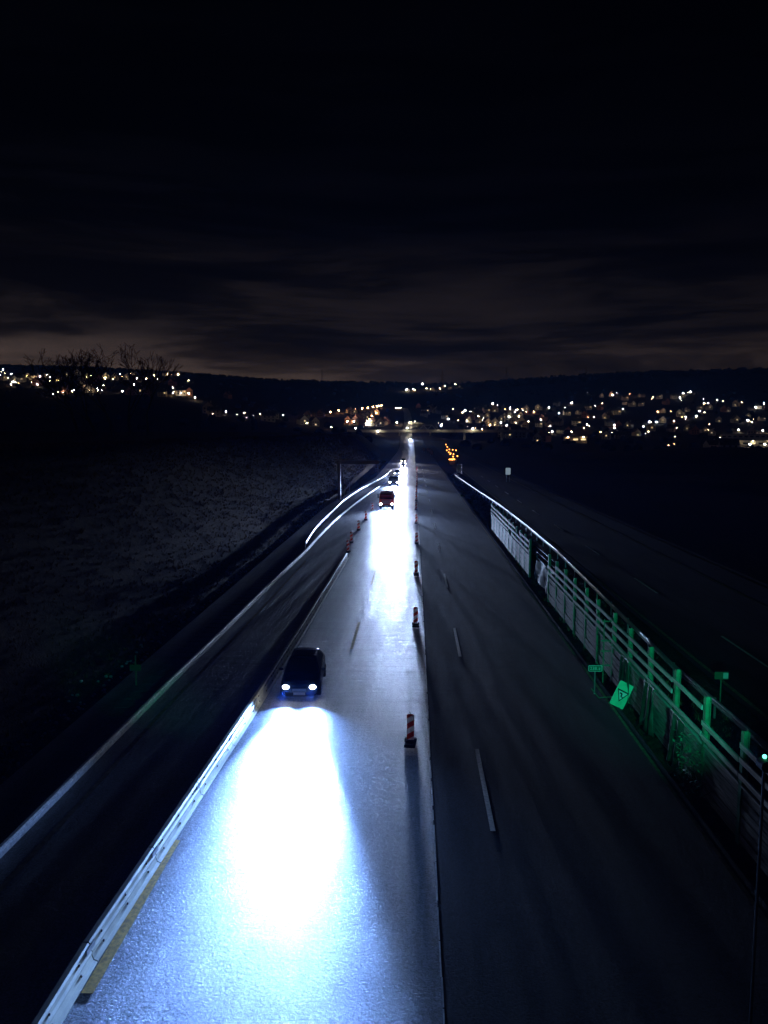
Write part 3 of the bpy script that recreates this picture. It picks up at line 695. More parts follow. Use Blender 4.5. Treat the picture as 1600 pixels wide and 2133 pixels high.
def make_truck(label, paint, loc, lampm, power, w_=2.45, h=3.3, ln=8.0, rz=0.0, box=True, col=HEAD, name='lorry', size=22, pitch=3.5):
    t = thing(name, label, name.replace('_', ' '), loc, rz); hw = w_ / 2
    def sec(y, z0, z1, k): 
        pts = [(hw * k, z0), (hw * k, z1 - .25), (hw * k - .18, z1), (-hw * k + .18, z1), (-hw * k, z1 - .25), (-hw * k, z0)]; return [(x, y, z) for x, z in pts]
    q = MB(); q.loft([sec(0.0, .45, 1.6, .93), sec(.04, .42, 1.7, 1.0), sec(.30, .42, h * .80, 1.0), sec(.55, .42, h * .90, .98), sec(2.1, .42, h * .92, .98)]); q.build('cab', paint, t)
    q = MB(); a = Vector((0, .035, 1.68)); q.add([(-hw * .86, .0, 1.66), (hw * .86, .0, 1.66), (hw * .84, .27, h * .765), (-hw * .84, .27, h * .765)], [(0, 1, 2, 3)]); q.build('windscreen', M['glass'], t)
    q = MB(); q.box((0, .16, h * .80), (w_ * .92, .42, .09)); q.build('sun_visor', paint, t)
    q = MB(); q.box((0, -.02, .55), (w_ * .99, .14, .34)); q.build('bumper', M['rubber'], t)
    q = MB()
    for z in (.95, 1.08, 1.21, 1.34): q.box((0, -.015, z), (w_ * .6, .05, .05))
    q.build('grille', M['chrome'], t)
    MB().box((0, -.10, .55), (.52, .02, .11)).build('number_plate', M['sign_white'], t)
    for s in (-1, 1):
        q = MB(); q.box((s * hw * .78, -.06, .86), (.40, .12, .24)); hl = q.build('headlight', M['chrome'], t)
        q = MB(); q.loft([[(s * hw * .78 + .19 * math.cos(a), y, .86 + .13 * math.sin(a)) for a in [2 * math.pi * k / 12 for k in range(12)]] for y in (-.15, -.10)]); q.build('lens', lampm, hl)
        if power: low_beam(hl, (s * hw * .78, -.20, .86), power, col, size, 1.0, pitch, 4.0)
        q = MB(); q.box((s * (hw + .16), .12, 2.05), (.20, .10, .55)).tube([(s * (hw - .02), .3, 2.3), (s * (hw + .16), .14, 2.3)], .02); q.build('mirror', M['rubber'], t)
        q = MB(); q.add([(s * (hw * .985 + .01), .5, 1.6), (s * (hw * .985 + .01), 1.5, 1.6), (s * (hw * .985 + .01), 1.5, 2.4), (s * (hw * .985 + .01), .62, 2.4)], [(0, 1, 2, 3)]); q.build('side_window', M['glass'], t)
        for y in (1.2, ln - 1.6): wheel(t, s * (hw - .2), y, .48, .3)
    if box:
        q = MB(); q.box((0, 2.35 + (ln - 2.35) / 2, .95 + (h - .95) / 2), (w_ * 1.02, ln - 2.35, h - .95)); q.build('load_box', M['trailer'], t)
    else:
        q = MB(); q.loft([sec(2.1, .42, h * .92, .98), sec(ln - .3, .42, h * .92, .98), sec(ln, .5, h * .85, .93)]); q.build('rear_body', paint, t)
    return t
WARM = (1.0, .80, .55)
p = at_z(805, 1062); make_truck('red van with headlights on, first of the oncoming queue', M['car_red'], (p.x, p.y, .035), M['lamp'], QUEUE_W, 2.2, 2.7, 5.6, 0, False, HEAD, 'van', 22, 3.5)
p = at_z(820, 1013); make_truck('dark low van with headlights on directly behind the red van', M['car_grey'], (p.x, p.y, .035), M['lamp'], QUEUE_W * 1.2, 2.1, 2.15, 5.2, R(1), False, HEAD, 'van', 22, 3.5)
QC = [(827, 991, 'silver car with headlights on behind the dark van in the queue', 'car_silver', 'lamp', HEAD, 1.2), (840, 975, 'black car with warm headlights on in the middle of the far queue', 'car_black', 'lamp_warm', WARM, .9), (840, 964, 'grey car with headlights on, last of the oncoming queue', 'car_grey', 'lamp_warm', WARM, .7)]
for px, py, l, m, lm, cl, k in QC:
    p = at_z(px, py); make_car(l, M[m], (p.x, p.y, .035), M[lm], QUEUE_W * k, 0, 22, 3.5, HEAD if cl is HEAD else (.75, .78, 1.0))
def far_vehicle(px, D, l, m, lm, cl, k, truck=False):
    X = road_x(D) + (px - 862) / 1609 * D - road_x(D); f = make_truck if truck else make_car
    return f(l, M[m], (X, D, road_z(D) + .035), M[lm], QUEUE_W * k, **({} if truck else {}), col=cl)
far_vehicle(856, 640, 'car with glaring headlights just in front of the crossing bridge', 'car_grey', 'lamp', HEAD, 1.0)
far_vehicle(855, 930, 'lorry with glaring headlights on the road rising beyond the bridge', 'car_grey', 'lamp_warm', WARM, .8, True)
far_vehicle(865, 945, 'second vehicle beside the lorry on the road beyond the bridge', 'car_silver', 'lamp_warm', WARM, .6)

# ------------------------------------------------------------------ gantry and lamp on the left / green lamp on the right
p = at_z(707, 1041); t = thing('sign_gantry', 'grey cantilever gantry reaching over the road from the left cutting', 'gantry', (p.x, p.y, z_ground(p.x, p.y)))
GH = 6.7
MB().box((0, 0, .15), (.9, .9, .4)).build('foundation', M['deck'], t)
q = MB(); q.box((0, 0, GH / 2), (.50, .42, GH), R(-6)); q.build('column', M['grey_coat'], t)
q = MB()
for z in (GH - .05, GH + .45):
    q.box((3.3, 0, z), (7.6, .16, .16))
for k in range(8): q.box((-.4 + k * 1.03, 0, GH + .2), (.09, .12, .5))
q.box((3.3, .09, GH + .2), (7.5, .05, .42))
q.build('beam', M['grey_coat'], t)
q = MB(); q.box((6.75, 0, GH - .45), (.16, .14, 1.0)).box((6.6, 0, GH - .95), (.6, .25, .14)); q.build('hanger', M['grey_coat'], t)
q = MB(); q.loft([[(6.45 + x, -.1, GH - 1.75 + z) for x, z in ((0, 0), (.5, .15), (.62, .75), (.1, .6))], [(6.45 + x, .12, GH - 1.75 + z) for x, z in ((0, 0), (.5, .15), (.62, .75), (.1, .6))]]); q.build('signal_head', M['sign_white'], t)
for px, py, h, l in ((728, 1034, 2.9, 'thin pale pole standing behind the guard rail right of the gantry'), (725, 1036, 1.3, 'short pale pole standing behind the guard rail by the gantry'), (717, 1034, 3.0, 'dim thin pole just right of the gantry column')):
    p = at_z(px, py); t = thing('marker_pole', l, 'pole', (p.x, p.y, z_ground(p.x, p.y))); MB().tube([(0, 0, -.1), (0, 0, h)], .05).build('pole', M['steel'], t); MB().ball((0, 0, h), .07, 6, 4).build('cap', M['sign_white'], t)
p = at_z(713, 1052); t = thing('guide_post', 'short white guide board between gantry foot and guard rail', 'guide post', (p.x, p.y, .0))
q = MB(); rrect(q, .3, 1.1, .04, -.05, .05); q.build('panel', M['sign_white'], t, (0, 0, .75)); MB().box((0, 0, .1), (.12, .12, .3)).build('stem', M['steel'], t)

GLX, GLY, GLZ = 8.75, 21.6, 2.55
GLY = 14.0; g_ = at_d(1592, 1592, GLY); GLX, GLZ = g_.x, g_.z; print('green lamp', GLX, GLY, GLZ)
t = thing('green_lamp_post', 'tall thin post with a lit green lamp at the right edge of the picture', 'lamp', (GLX, GLY, 0))
MB().tube([(0, 0, -.1), (0, 0, GLZ)], .03, 8).build('post', M['post'], t)
q = MB(); q.loft([[(r_ * math.cos(a), y, GLZ + .0 + r_ * math.sin(a)) for a in [2 * math.pi * k / 14 for k in range(14)]] for y, r_ in ((-.16, .07), (-.14, .11), (.10, .12), (.13, .10))]); hd = q.build('lamp_housing', M['rubber'], t)
q = MB(); q.loft([[(r_ * math.cos(a), y, GLZ + r_ * math.sin(a)) for a in [2 * math.pi * k / 14 for k in range(14)]] for y, r_ in ((.12, .095), (.16, .05))]); q.build('lens', M['green_lamp'], hd)
MB().ball((0, 0, GLZ + .15), .04, 8, 5).build('marker_light', M['green_lamp'], t)
gs = bpy.data.lights.new('green_beam', 'SPOT'); gs.energy = 7000; gs.color = (.02, .72, .44); gs.spot_size = R(36); gs.spot_blend = 1.0; gs.shadow_soft_size = .1
o = bpy.data.objects.new('green_beam', gs); C.objects.link(o); o.parent = t; o.location = (0, .22, GLZ); 
dv = Vector((9.9 - GLX, 34 - GLY, 2.6 - GLZ)); o.rotation_euler = dv.to_track_quat('-Z', 'Y').to_euler()
gs2 = gs.copy(); gs2.energy = 2600; gs2.spot_size = R(13); o2 = bpy.data.objects.new('green_beam', gs2); C.objects.link(o2); o2.parent = t; o2.location = (-.15, .2, GLZ); o2.rotation_euler = Vector((-12 - GLX, 33.5 - GLY, .7 - GLZ)).to_track_quat('-Z', 'Y').to_euler()   # added side beam without a lens, tints the left plate and edge line green

# ------------------------------------------------------------------ amber lit works beside the far shoulder
t_ = at_z(945, 975)
wv = thing('works_trailer', 'works trailer with a long glowing amber light bar beside the far shoulder', 'trailer', (13.4, 262, 0), R(-14))
MB().box((0, 0, .75), (2.2, 5.5, .25)).build('chassis', M['rubber'], wv)
q = MB(); q.box((0, .6, 1.5), (2.1, 3.6, 1.25)); q.build('housing', M['car_grey'], wv)
MB().box((0, -1.55, 2.3), (.22, .25, .22)).build('light_bar', M['amber'], wv)
q = MB()
for k in range(4): q.box((-.4 + .3 * k - .35, -2.0 + .9 * k, 2.5), (.5, .8, .3), .35)
q.build('amber_light', M['amber'], wv)
for s in (-1, 1): wheel(wv, s * 1.0, 1.2, .42, .26)
AMB = [(929, 926), (932, 931), (935, 942), (938, 946), (943, 937), (950, 938), (945, 946), (953, 950), (944, 951), (939, 944), (931, 938), (936, 936)]
am0 = None
for i, (px, py) in enumerate(sorted(AMB)):
    D = 330 + (950 - py) * 3.2; p = at_d(px, py, D); gz = z_ground(p.x, D)
    h = max(.9, p.z - gz)
    t = thing('warning_lamp', ordinal(i) + ' amber warning lamp from the left in the cluster beside the far shoulder', 'lamp', (p.x, D, gz), group='amber lamps at the works')
    MB().tube([(0, 0, -.1), (0, 0, h - .2)], .05).build('post', M['post'], t); MB().ball((0, 0, h), .26, 8, 5).build('lamp', M['amber'], t)
p = at_z(957, 986); t = thing('signal_cabinet', 'grey lattice cabinet standing where the right guard rail begins', 'cabinet', (p.x, p.y, 0))
q = MB()
for x in (-.7, .7):
    for y in (-.4, .4): q.box((x, y, 1.3), (.12, .12, 2.6))
for z in (.3, 1.4, 2.55): q.box((0, -.4, z), (1.4, .1, .1)).box((0, .4, z), (1.4, .1, .1))
q.build('frame', M['steel'], t); MB().box((0, .1, 1.9), (1.2, .5, 1.1)).build('box', M['deck'], t)
p = at_z(948, 990); t = thing('rail_terminal', 'splayed end legs of the right guard rail beside the shoulder', 'terminal', (p.x, p.y, 0))
MB().tube([(0, 0, .7), (-1.2, -3, .05)], .06).build('leg', M['steel'], t); MB().tube([(0, 0, .7), (.9, -4, .05)], .06).build('leg', M['steel'], t)

# ------------------------------------------------------------------ bridge crossing the valley
BD = 705.0; bx0, bx1 = -76, 108; bz = at_d(862, 897, BD).z
t = thing('road_bridge', 'long pale bridge with a truss span crossing above the motorway', 'bridge', (0, BD, bz))
MB().box(((bx0 + bx1) / 2, 0, -.9), (bx1 - bx0, 9, 1.4)).build('deck', M['deck'], t)
MB().box(((bx0 + bx1) / 2, -4.45, .35), (bx1 - bx0, .2, 1.0)).build('parapet', M['deck'], t)
for x in (-66, -34, -13, 15, 46, 80):
    gz = z_ground(x, BD); MB().box((x, 0, (gz - bz - 1.6) / 2), (1.6, 6, max(1, bz - gz - 1.6))).build('pier', M['deck'], t)
q = MB(); x0, x1, H_ = -10, 20, 5.0
top = [(x0 + 3.5, H_), (x1 - 3.5, H_)]
q.box(((x0 + x1) / 2, -4.3, H_), (x1 - x0 - 7, .35, .4))
q.build('top_chord', M['steel'], t)
dm = None
xs = list(np.linspace(x0, x1, 9))
for i in range(8):
    za, zb = (0.8, H_) if i % 2 == 0 else (H_, .8)
    MB().tube([(xs[i], -4.3, za), (xs[i + 1], -4.3, zb)], .17, 5).build('diagonal', M['steel'], t)
BRIDGE_LAMPS = [(787, 899), (848, 892), (919, 887), (985, 893)]  # second and fourth lamps are added to brighten the bridge face
def lamp_post_mesh(h): return MB().tube([(0, 0, -1), (0, 0, h - .3)], .14, 6).tube([(0, 0, h - .35), (.9, 0, h)], .09, 5).mesh('post', M['post'])

# ------------------------------------------------------------------ street lamps, sorted into rows so each has its place
LAMPM = {}
def lamp_meshes(h): 
    if h not in LAMPM: LAMPM[h] = lamp_post_mesh(h)
    return LAMPM[h]
HEADM = {}
def lamp_head(kind, r):
    k = (kind, round(r, 2))
    if k not in HEADM: HEADM[k] = MB().ball((0, 0, 0), r, 8, 6, (1, 1, .8)).mesh('lamp_head', M[kind])
    return HEADM[k]
def put_lamp(px, py, kind, r, label, group, D=None, h=6.0):
    # the lit head is where the photograph has it; the post goes down to the ground below
    g = hit(px, py + 4) if D is None else at_d(px, py, D)
    D = g.y; p = at_d(px, py, D); gz = z_ground(p.x, D); hh = p.z - gz
    if hh < 3.0: hh = 3.0
    t = thing('street_lamp', label, 'street lamp', (p.x, D, gz), random.uniform(0, 6.28), group)
    hq = min((4.0, 6.0, 8.0, 10.0, 12.0), key=lambda v: abs(v - hh))
    o = bpy.data.objects.new('post', lamp_meshes(hq)); C.objects.link(o); o.parent = t; o.scale = (1, 1, hh / hq)
    o = bpy.data.objects.new('lamp_head', lamp_head(kind, r * D / 1000)); C.objects.link(o); o.parent = t; o.location = (0, 0, hh)
def lamp_rows(lst, rows, where, group, kinds, desc):
    for ri, (y0, y1, rn) in enumerate(rows):
        row = sorted([l for l in lst if y0 <= l[1] < y1])
        for i, l in enumerate(row):
            k = l[2] if len(l) > 2 else kinds[(i * 7 + ri) % len(kinds)]; r = l[3] * .68 if len(l) > 3 else random.choice((.26, .34, .42, .52, .62))
            put_lamp(l[0], l[1], k, r, f'{desc.get(k, "lit")} street lamp, {ordinal(i)} from left in {rn} {where}', group)
DESC = {'street_white': 'white', 'street_cool': 'cold white', 'street_warm': 'warm', 'street_orange': 'orange', 'flood': 'glaring', 'window': 'dim'}
c3 = lambda l: [(1050 + a * .34375, 740 + b_ * .34375, *r_) for a, b_, *r_ in l]
c2 = lambda l: [(550 + a * .34375, 740 + b_ * .34375, *r_) for a, b_, *r_ in l]
c1 = lambda l: [(a * .375, 680 + b_ * .375, *r_) for a, b_, *r_ in l]
RIGHT = c3([(585, 243), (658, 240), (732, 248), (905, 253), (1085, 230, 'street_white', 1.0), (1066, 258, 'street_white', 1.1), (1129, 222, 'street_white', 1.0), (1293, 272), (1212, 292), (1237, 292), (1575, 292), (1440, 286), (1525, 315, 'flood', 1.1), (409, 288, 'street_white', 1.1), (272, 317, 'street_white', 1.1), (36, 323), (75, 330), (596, 294), (668, 329), (720, 326), (545, 376), (617, 351), (495, 355), (932, 342), (1052, 362, 'street_white', 1.2), (1165, 372), (1185, 338), (1360, 325), (1478, 395, 'flood', 1.3), (1503, 411), (1030, 399), (881, 406, 'street_cool', 1.0), (924, 408, 'street_cool', 1.0), (846, 436, 'street_cool', 1.2), (668, 431, 'street_white', 1.0), (617, 474), (502, 424), (483, 443), (293, 467), (245, 467, 'street_warm', 1.0), (408, 468, 'street_warm', .9), (147, 404), (223, 395), (280, 431), (15, 428), (1046, 444), (1038, 497), (1243, 421), (1230, 452), (1300, 506), (1422, 456, 'street_white', 1.0), (1568, 458, 'street_white', 1.1), (1490, 548, 'flood', 1.5), (1580, 550, 'flood', 1.4), (997, 557), (857, 478), (1450, 577), (770, 300), (822, 288, 'street_warm', .9), (334, 352), (586, 470), (1100, 375), (820, 240), (940, 250)])
RIGHT += c2([(1075, 425), (1117, 390, 'street_cool', .8), (1205, 347), (1218, 332, 'street_white', .9), (1385, 293, 'street_white', 1.0), (1350, 320), (1492, 322, 'street_white', 1.0), (1535, 330), (1590, 322), (1230, 400), (1345, 412), (1370, 428), (1395, 410), (1400, 425), (1435, 410), (1470, 430), (1500, 448), (1525, 460, 'street_warm', .9), (1323, 453, 'street_orange', .8), (1195, 427), (1300, 372, 'street_warm', .7), (1485, 378, 'street_white', 1.1), (1545, 372), (1520, 345)])
rx = random.Random(11)
RIGHT += [(l[0] + rx.gauss(0, 16), l[1] + rx.gauss(0, 4), rx.choice(('street_warm', 'street_warm', 'street_white', 'street_orange')), rx.uniform(.22, .42)) for l in rx.sample(RIGHT, 62) if l[0] < 1570]
RIGHT = [l for l in RIGHT if 815 < l[1] < 940 and l[0] < 1600]
lamp_rows(RIGHT, [(0, 838, 'the top row of'), (838, 853, 'the second row of'), (853, 868, 'the third row of'), (868, 884, 'the fourth row of'), (884, 900, 'the fifth row of'), (900, 2000, 'the bottom row of')], 'the right hillside town', 'street lamps of the right hillside', ['street_warm', 'street_white', 'street_warm', 'street_orange', 'street_white'], DESC)
LEFT = c1([(17, 240, 'street_white', .8), (64, 264, 'street_white', .9), (2, 272), (92, 290), (72, 310, 'street_white', .9), (88, 312), (62, 323), (45, 286), (120, 297), (193, 285, 'street_warm', .9), (208, 325, 'street_white', 1.0), (222, 276), (278, 284), (303, 277), (318, 298), (325, 302), (433, 245), (463, 266), (480, 282), (508, 273), (583, 287, 'street_warm', 1.1), (498, 362), (489, 335), (412, 358), (381, 345), (400, 363), (305, 360), (296, 381), (328, 333), (350, 368), (680, 362, 'street_white', .9), (744, 326, 'street_warm', 1.0), (760, 288), (811, 290), (790, 272), (855, 272, 'street_warm', 1.1), (876, 292), (930, 265), (965, 313), (960, 340), (963, 374, 'street_warm', .9), (1049, 299), (1050, 376, 'street_warm', 1.0), (1084, 400), (560, 439), (630, 293), (666, 266), (370, 262), (725, 260), (1255, 480, 'street_white', .8), (1357, 487), (1370, 515), (1205, 478), (1446, 492), (1574, 497), (990, 266), (150, 275), (260, 268), (545, 360), (575, 330)])
LEFT += [(abs(l[0] + rx.gauss(0, 10)), l[1] + rx.gauss(0, 3), rx.choice(('street_warm', 'street_orange', 'street_white')), rx.uniform(.2, .36)) for l in rx.sample(LEFT, 34)]
lamp_rows(LEFT, [(0, 782, 'the top row of'), (782, 790, 'the second row of'), (790, 803, 'the third row of'), (803, 835, 'the fourth row of'), (835, 2000, 'the lone low row of')], 'the left hillside town', 'street lamps of the left hillside', ['street_warm', 'street_white', 'street_warm'], DESC)
STREET = c2([(277, 360, 'street_orange', 1.1), (347, 350, 'street_orange', 1.0), (402, 347, 'street_orange', .9), (453, 340, 'street_orange', .9), (505, 332, 'street_orange', .85), (552, 327, 'street_orange', .85), (595, 322, 'street_orange', .8), (629, 318, 'street_orange', .75), (660, 313, 'street_orange', .75), (684, 310, 'street_orange', .65), (698, 306, 'street_orange', .6), (712, 304, 'street_orange', .6)])
for i, l in enumerate(STREET): put_lamp(l[0], l[1], l[2], l[3], f'{DESC[l[2]]} street lamp, {ordinal(i)} from left along the rising village street', 'lamps of the rising village street')
VILL = c2([(210, 386), (235, 398), (265, 395), (260, 421), (505, 410, 'street_warm', .7), (545, 408, 'street_warm', .7), (590, 412, 'flood', 1.5), (612, 410, 'flood', 1.5), (628, 416, 'flood', 1.2), (697, 410, 'flood', 1.0), (676, 402, 'street_cool', .7), (690, 463, 'street_white', .8), (555, 453, 'flood', .9), (408, 445), (805, 413, 'street_warm', .9), (655, 372, 'street_orange', .8), (640, 392, 'street_orange', .7), (600, 380, 'street_orange', .6), (680, 352, 'street_orange', .7)])
for i, l in enumerate(sorted(VILL)):
    k = l[2] if len(l) > 2 else 'street_warm'
    put_lamp(l[0], l[1], k, l[3] if len(l) > 3 else .6, f'{DESC[k]} street lamp, {ordinal(i)} from left among the village houses left of the bridge', 'lamps among the village houses')
FARH = c2([(862, 209, 'street_white', .9), (876, 208, 'street_white', .8), (905, 206), (912, 208), (960, 175, 'street_white', .7), (985, 200), (1010, 203), (1025, 205, 'street_white', .8), (1065, 200), (1097, 184), (1130, 195), (1155, 190), (1160, 175), (1185, 190), (800, 318), (812, 318), (826, 318)])
for i, l in enumerate(sorted(FARH)):
    put_lamp(l[0], l[1], l[2] if len(l) > 2 else 'street_warm', l[3] if len(l) > 3 else .5, f'{"white" if len(l) > 2 else "dim warm"} street lamp, {ordinal(i)} from left on the far hill straight ahead', 'lamps on the far hill')

for i, (px, py) in enumerate(BRIDGE_LAMPS): put_lamp(px, py, 'street_white', .7, f'white street lamp, {ordinal(i)} from left in the partly added row along the near side of the crossing bridge', 'lamps along the bridge', BD - 7)
# ------------------------------------------------------------------ houses
def make_house(name, w_, d_, h, rh, wall, roof, lit, gable_front):
    t = bpy.data.objects.new(name, None); C.objects.link(t)
    q = MB(); hx, hy = w_ / 2, d_ / 2
    if gable_front: q.loft([[(-hx, y, -3), (hx, y, -3), (hx, y, h), (0, y, h + rh), (-hx, y, h)] for y in (-hy, hy)])
    else: q.loft([[(x, -hy, -3), (x, hy, -3), (x, hy, h), (x, 0, h + rh), (x, -hy, h)] for x in (-hx, hx)])
    q.build('wall', wall, t)
    e = .5; q = MB()
    if gable_front:
        k = rh / hx
        q.loft([[(-hx - e, y, h - k * e + .05), (0, y, h + rh + .05), (hx + e, y, h - k * e + .05), (hx + e, y, h - k * e + .3), (0, y, h + rh + .3), (-hx - e, y, h - k * e + .3)] for y in (-hy - e, hy + e)])
    else:
        k = rh / hy
        q.loft([[(x, -hy - e, h - k * e + .05), (x, 0, h + rh + .05), (x, hy + e, h - k * e + .05), (x, hy + e, h - k * e + .3), (x, 0, h + rh + .3), (x, -hy - e, h - k * e + .3)] for x in (-hx - e, hx + e)])
    rf = q.build('roof', roof, t)
    MB().box((w_ * .2, d_ * .1, h + rh), (.8, .8, 2.0)).build('chimney', wall, rf)
    n = 0
    for z in (1.6, 4.3):
        for x in (-.3, 0.02, .32):
            on = (n in lit); n += 1
            q = MB(); q.box((x * w_, -hy - .03, z), (1.3, .1, 1.4)); q.build('window', M['window'] if on else M['window_dark'], t)
    return t
PROTO = [make_house('house', 9, 10, 5.8, 4.2, M['wall_cream'], M['roof'], (1,), True), make_house('house', 11, 9, 5.8, 3.8, M['wall_white'], M['roof_grey'], (5,), False), make_house('house', 9, 11, 5.8, 4.6, M['wall_red'], M['roof'], (), True), make_house('house', 12, 9, 5.6, 3.6, M['wall_grey'], M['roof_grey'], (), False), make_house('house', 10, 10, 5.9, 4.4, M['wall_white'], M['roof'], (4,), True)]
PDESC = ['cream gable-fronted house', 'white long-roofed house', 'reddish gable-fronted house', 'grey long-roofed house', 'white gable-fronted house']
used = [False] * 5
def put_house(px, py, kind, label, group, sc_=1.0, rz=None):
    g = hit(px, py + 3)
    o = PROTO[kind] if not used[kind] else copy_tree(PROTO[kind]); used[kind] = True
    o.location = (g.x, g.y, g.z - .2); o.rotation_euler.z = (random.uniform(-.6, .6) if rz is None else rz) + math.atan2(-g.x, g.y) * .8; o.scale = (sc_, sc_, sc_)
    tag(o, label, 'house', group); return g
HR = c3([(590, 245), (652, 240), (732, 262), (835, 246), (940, 253), (1030, 256), (1080, 250), (775, 302), (832, 300), (1330, 336), (1350, 336), (1540, 318), (1592, 320), (210, 325), (318, 298), (130, 330), (28, 366), (82, 371), (380, 356), (450, 353), (492, 369), (583, 322), (685, 350), (617, 377), (960, 341), (1110, 333), (1190, 321), (1070, 361), (1480, 372), (240, 388), (60, 405), (100, 412), (210, 427), (330, 416), (437, 420), (345, 465), (385, 468), (690, 432), (755, 436), (890, 450), (1110, 450), (1210, 462), (1260, 476), (1260, 575), (1360, 580), (1405, 302), (20, 495), (92, 494), (200, 516), (240, 516), (270, 425), (510, 320), (730, 290), (640, 420), (1150, 470), (1010, 455), (960, 400), (1300, 395), (1400, 400), (1560, 390), (1240, 320), (980, 290), (620, 500), (700, 500), (800, 480), (1500, 480)])
HR += c2([(1235, 378), (1262, 380), (1300, 365), (1350, 372), (1462, 368), (1490, 372), (1545, 372), (1285, 350), (1292, 335), (1345, 338), (1400, 335), (1440, 395), (1395, 420), (1350, 418), (1520, 470), (1455, 492), (1550, 492), (1240, 402), (1300, 400), (1570, 440), (980, 345), (1010, 335), (1040, 340), (1070, 350), (1100, 358), (970, 362), (1095, 378), (935, 312)])
def house_rows(lst, rows, where, group):
    for ri, (y0, y1, rn) in enumerate(rows):
        for i, l in enumerate(sorted(x for x in lst if y0 <= x[1] < y1)):
            k = random.choice((0, 1, 1, 2, 3, 4, 4)); put_house(l[0], l[1], k, f'small {PDESC[k]}, {ordinal(i)} from left in {rn} {where}', group, random.uniform(.8, 1.15))
house_rows(HR, [(0, 838, 'the top row of'), (838, 853, 'the second row of'), (853, 868, 'the third row of'), (868, 884, 'the fourth row of'), (884, 900, 'the fifth row of'), (900, 2000, 'the bottom row of')], 'the right hillside town', 'houses of the right hillside town')
HL = c1([(190, 287), (242, 276), (290, 272), (372, 276), (430, 263), (488, 281), (587, 286), (703, 286), (742, 263), (857, 269), (922, 266), (366, 368), (722, 376), (777, 371), (822, 381), (902, 381), (1005, 376), (460, 336), (330, 299), (985, 266), (1160, 476), (1192, 490), (1266, 391), (1490, 520), (75, 302), (20, 290), (120, 300), (210, 320), (150, 277), (500, 360), (540, 300), (640, 290), (1050, 372), (960, 320), (800, 290), (1512, 503)])
house_rows(HL, [(0, 790, 'the upper row of'), (790, 812, 'the middle row of'), (812, 2000, 'the lower row of')], 'the left hillside town', 'houses of the left hillside town')
HV = c2([(540, 402), (575, 390), (603, 382), (632, 372), (682, 352), (265, 378), (235, 412), (270, 405), (515, 408), (655, 360), (545, 352), (520, 345), (740, 412), (720, 418), (590, 418), (660, 412), (700, 424), (345, 365), (300, 420)])
for i, l in enumerate(sorted(HV)):
    k = random.choice((0, 2, 2, 4)); put_house(l[0], l[1], k, f'small {PDESC[k]}, {ordinal(i)} from left in the village left of the bridge', 'houses of the village left of the bridge', .9)
HF = c2([(870, 212), (1130, 198), (1160, 196), (1180, 197), (1020, 210), (1085, 195)])
for i, l in enumerate(sorted(HF)):
    k = random.choice((1, 4)); put_house(l[0], l[1], k, f'tiny {PDESC[k]}, {ordinal(i)} from left on the far hill straight ahead', 'houses on the far hill', 1.1)
for k in range(5):
    if not used[k]:
        for ch in list(PROTO[k].children): bpy.data.objects.remove(ch)
        bpy.data.objects.remove(PROTO[k])
# flat roofed halls
def hall(px, py, w_, d_, h, wall, label, lit=0):
    g = hit(px, py + 2); t = thing('hall', label, 'hall', (g.x, g.y, g.z - .2), math.atan2(-g.x, g.y) * .6)
    MB().box((0, 0, h / 2 - 1.5), (w_, d_, h + 3)).build('wall', wall, t); MB().box((0, 0, h + .25), (w_ + .8, d_ + .8, .5)).build('roof', M['roof_grey'], t)
    n = max(2, int(w_ / 6))
    for k in range(n):
        MB().box((-w_ / 2 + (k + .5) * w_ / n, -d_ / 2 - .04, h * .55), (w_ / n * .6, .12, 1.6)).build('window', M['window'] if (k * 5 + 2) % 3 < lit else M['window_dark'], t)
        if lit and k % 2 == 0: MB().ball((-w_ / 2 + (k + .5) * w_ / n, -d_ / 2 - .6, h * .92), .3, 6, 4).build('wall_lamp', M['street_warm'], t)
hall(1198, 920, 22, 12, 6, M['wall_cream'], 'flat-roofed pale hall with lit front at the foot of the right town', 2)
hall(1558, 912, 60, 14, 5, M['wall_grey'], 'long grey flat-roofed hall at the far right below two street lamps', 0)
hall(1566, 928, 34, 12, 6, M['wall_white'], 'floodlit white hall at the right edge of the town', 1)
hall(760, 884, 20, 10, 6, M['wall_white'], 'floodlit white hall in the village left of the bridge', 1)
hall(1108, 862, 26, 10, 6, M['wall_red'], 'long reddish flat-roofed block in the right town', 1)

# ------------------------------------------------------------------ masts
def mast(px, ytop, ybase, D, label, wide):
    g = at_d(px, ybase, D); tp = at_d(px, ytop, D); gz = z_ground(g.x, D); h = tp.z - gz
    t = thing('lattice_mast', label, 'mast', (g.x, D, gz)); q = MB(); wb = wide
    for sx_ in (-1, 1):
        for sy_ in (-1, 1): q.tube([(sx_ * wb, sy_ * wb, -2), (sx_ * wb * .25, sy_ * wb * .25, h)], .28, 4)
    q.build('leg_frame', M['mast'], t); q = MB()
    for k in range(10):
        a, b_ = k / 10, (k + 1) / 10; wa, wc = wb * (1 - .75 * a), wb * (1 - .75 * b_); s = 1 if k % 2 else -1
        q.tube([(s * wa, -wa, a * h), (-s * wc, -wc, b_ * h)], .2, 4)
    q.build('bracing', M['mast'], t)
    for z in (.72, .84): MB().box((0, 0, h * z), (wide * 3.2, .5, .6)).build('cross_arm', M['mast'], t)
mast(921, 770, 828, 1500, 'tall lattice mast rising above the road straight ahead', 2.6)
mast(1055, 764, 800, 1900, 'tall lattice mast on the ridge right of the centre', 2.6)
mast(1220, 764, 790, 2300, 'short lattice mast on the right-hand ridge', 2.8)
mast(671, 768, 800, 2300, 'faint lattice mast on the ridge left of the road', 2.4)

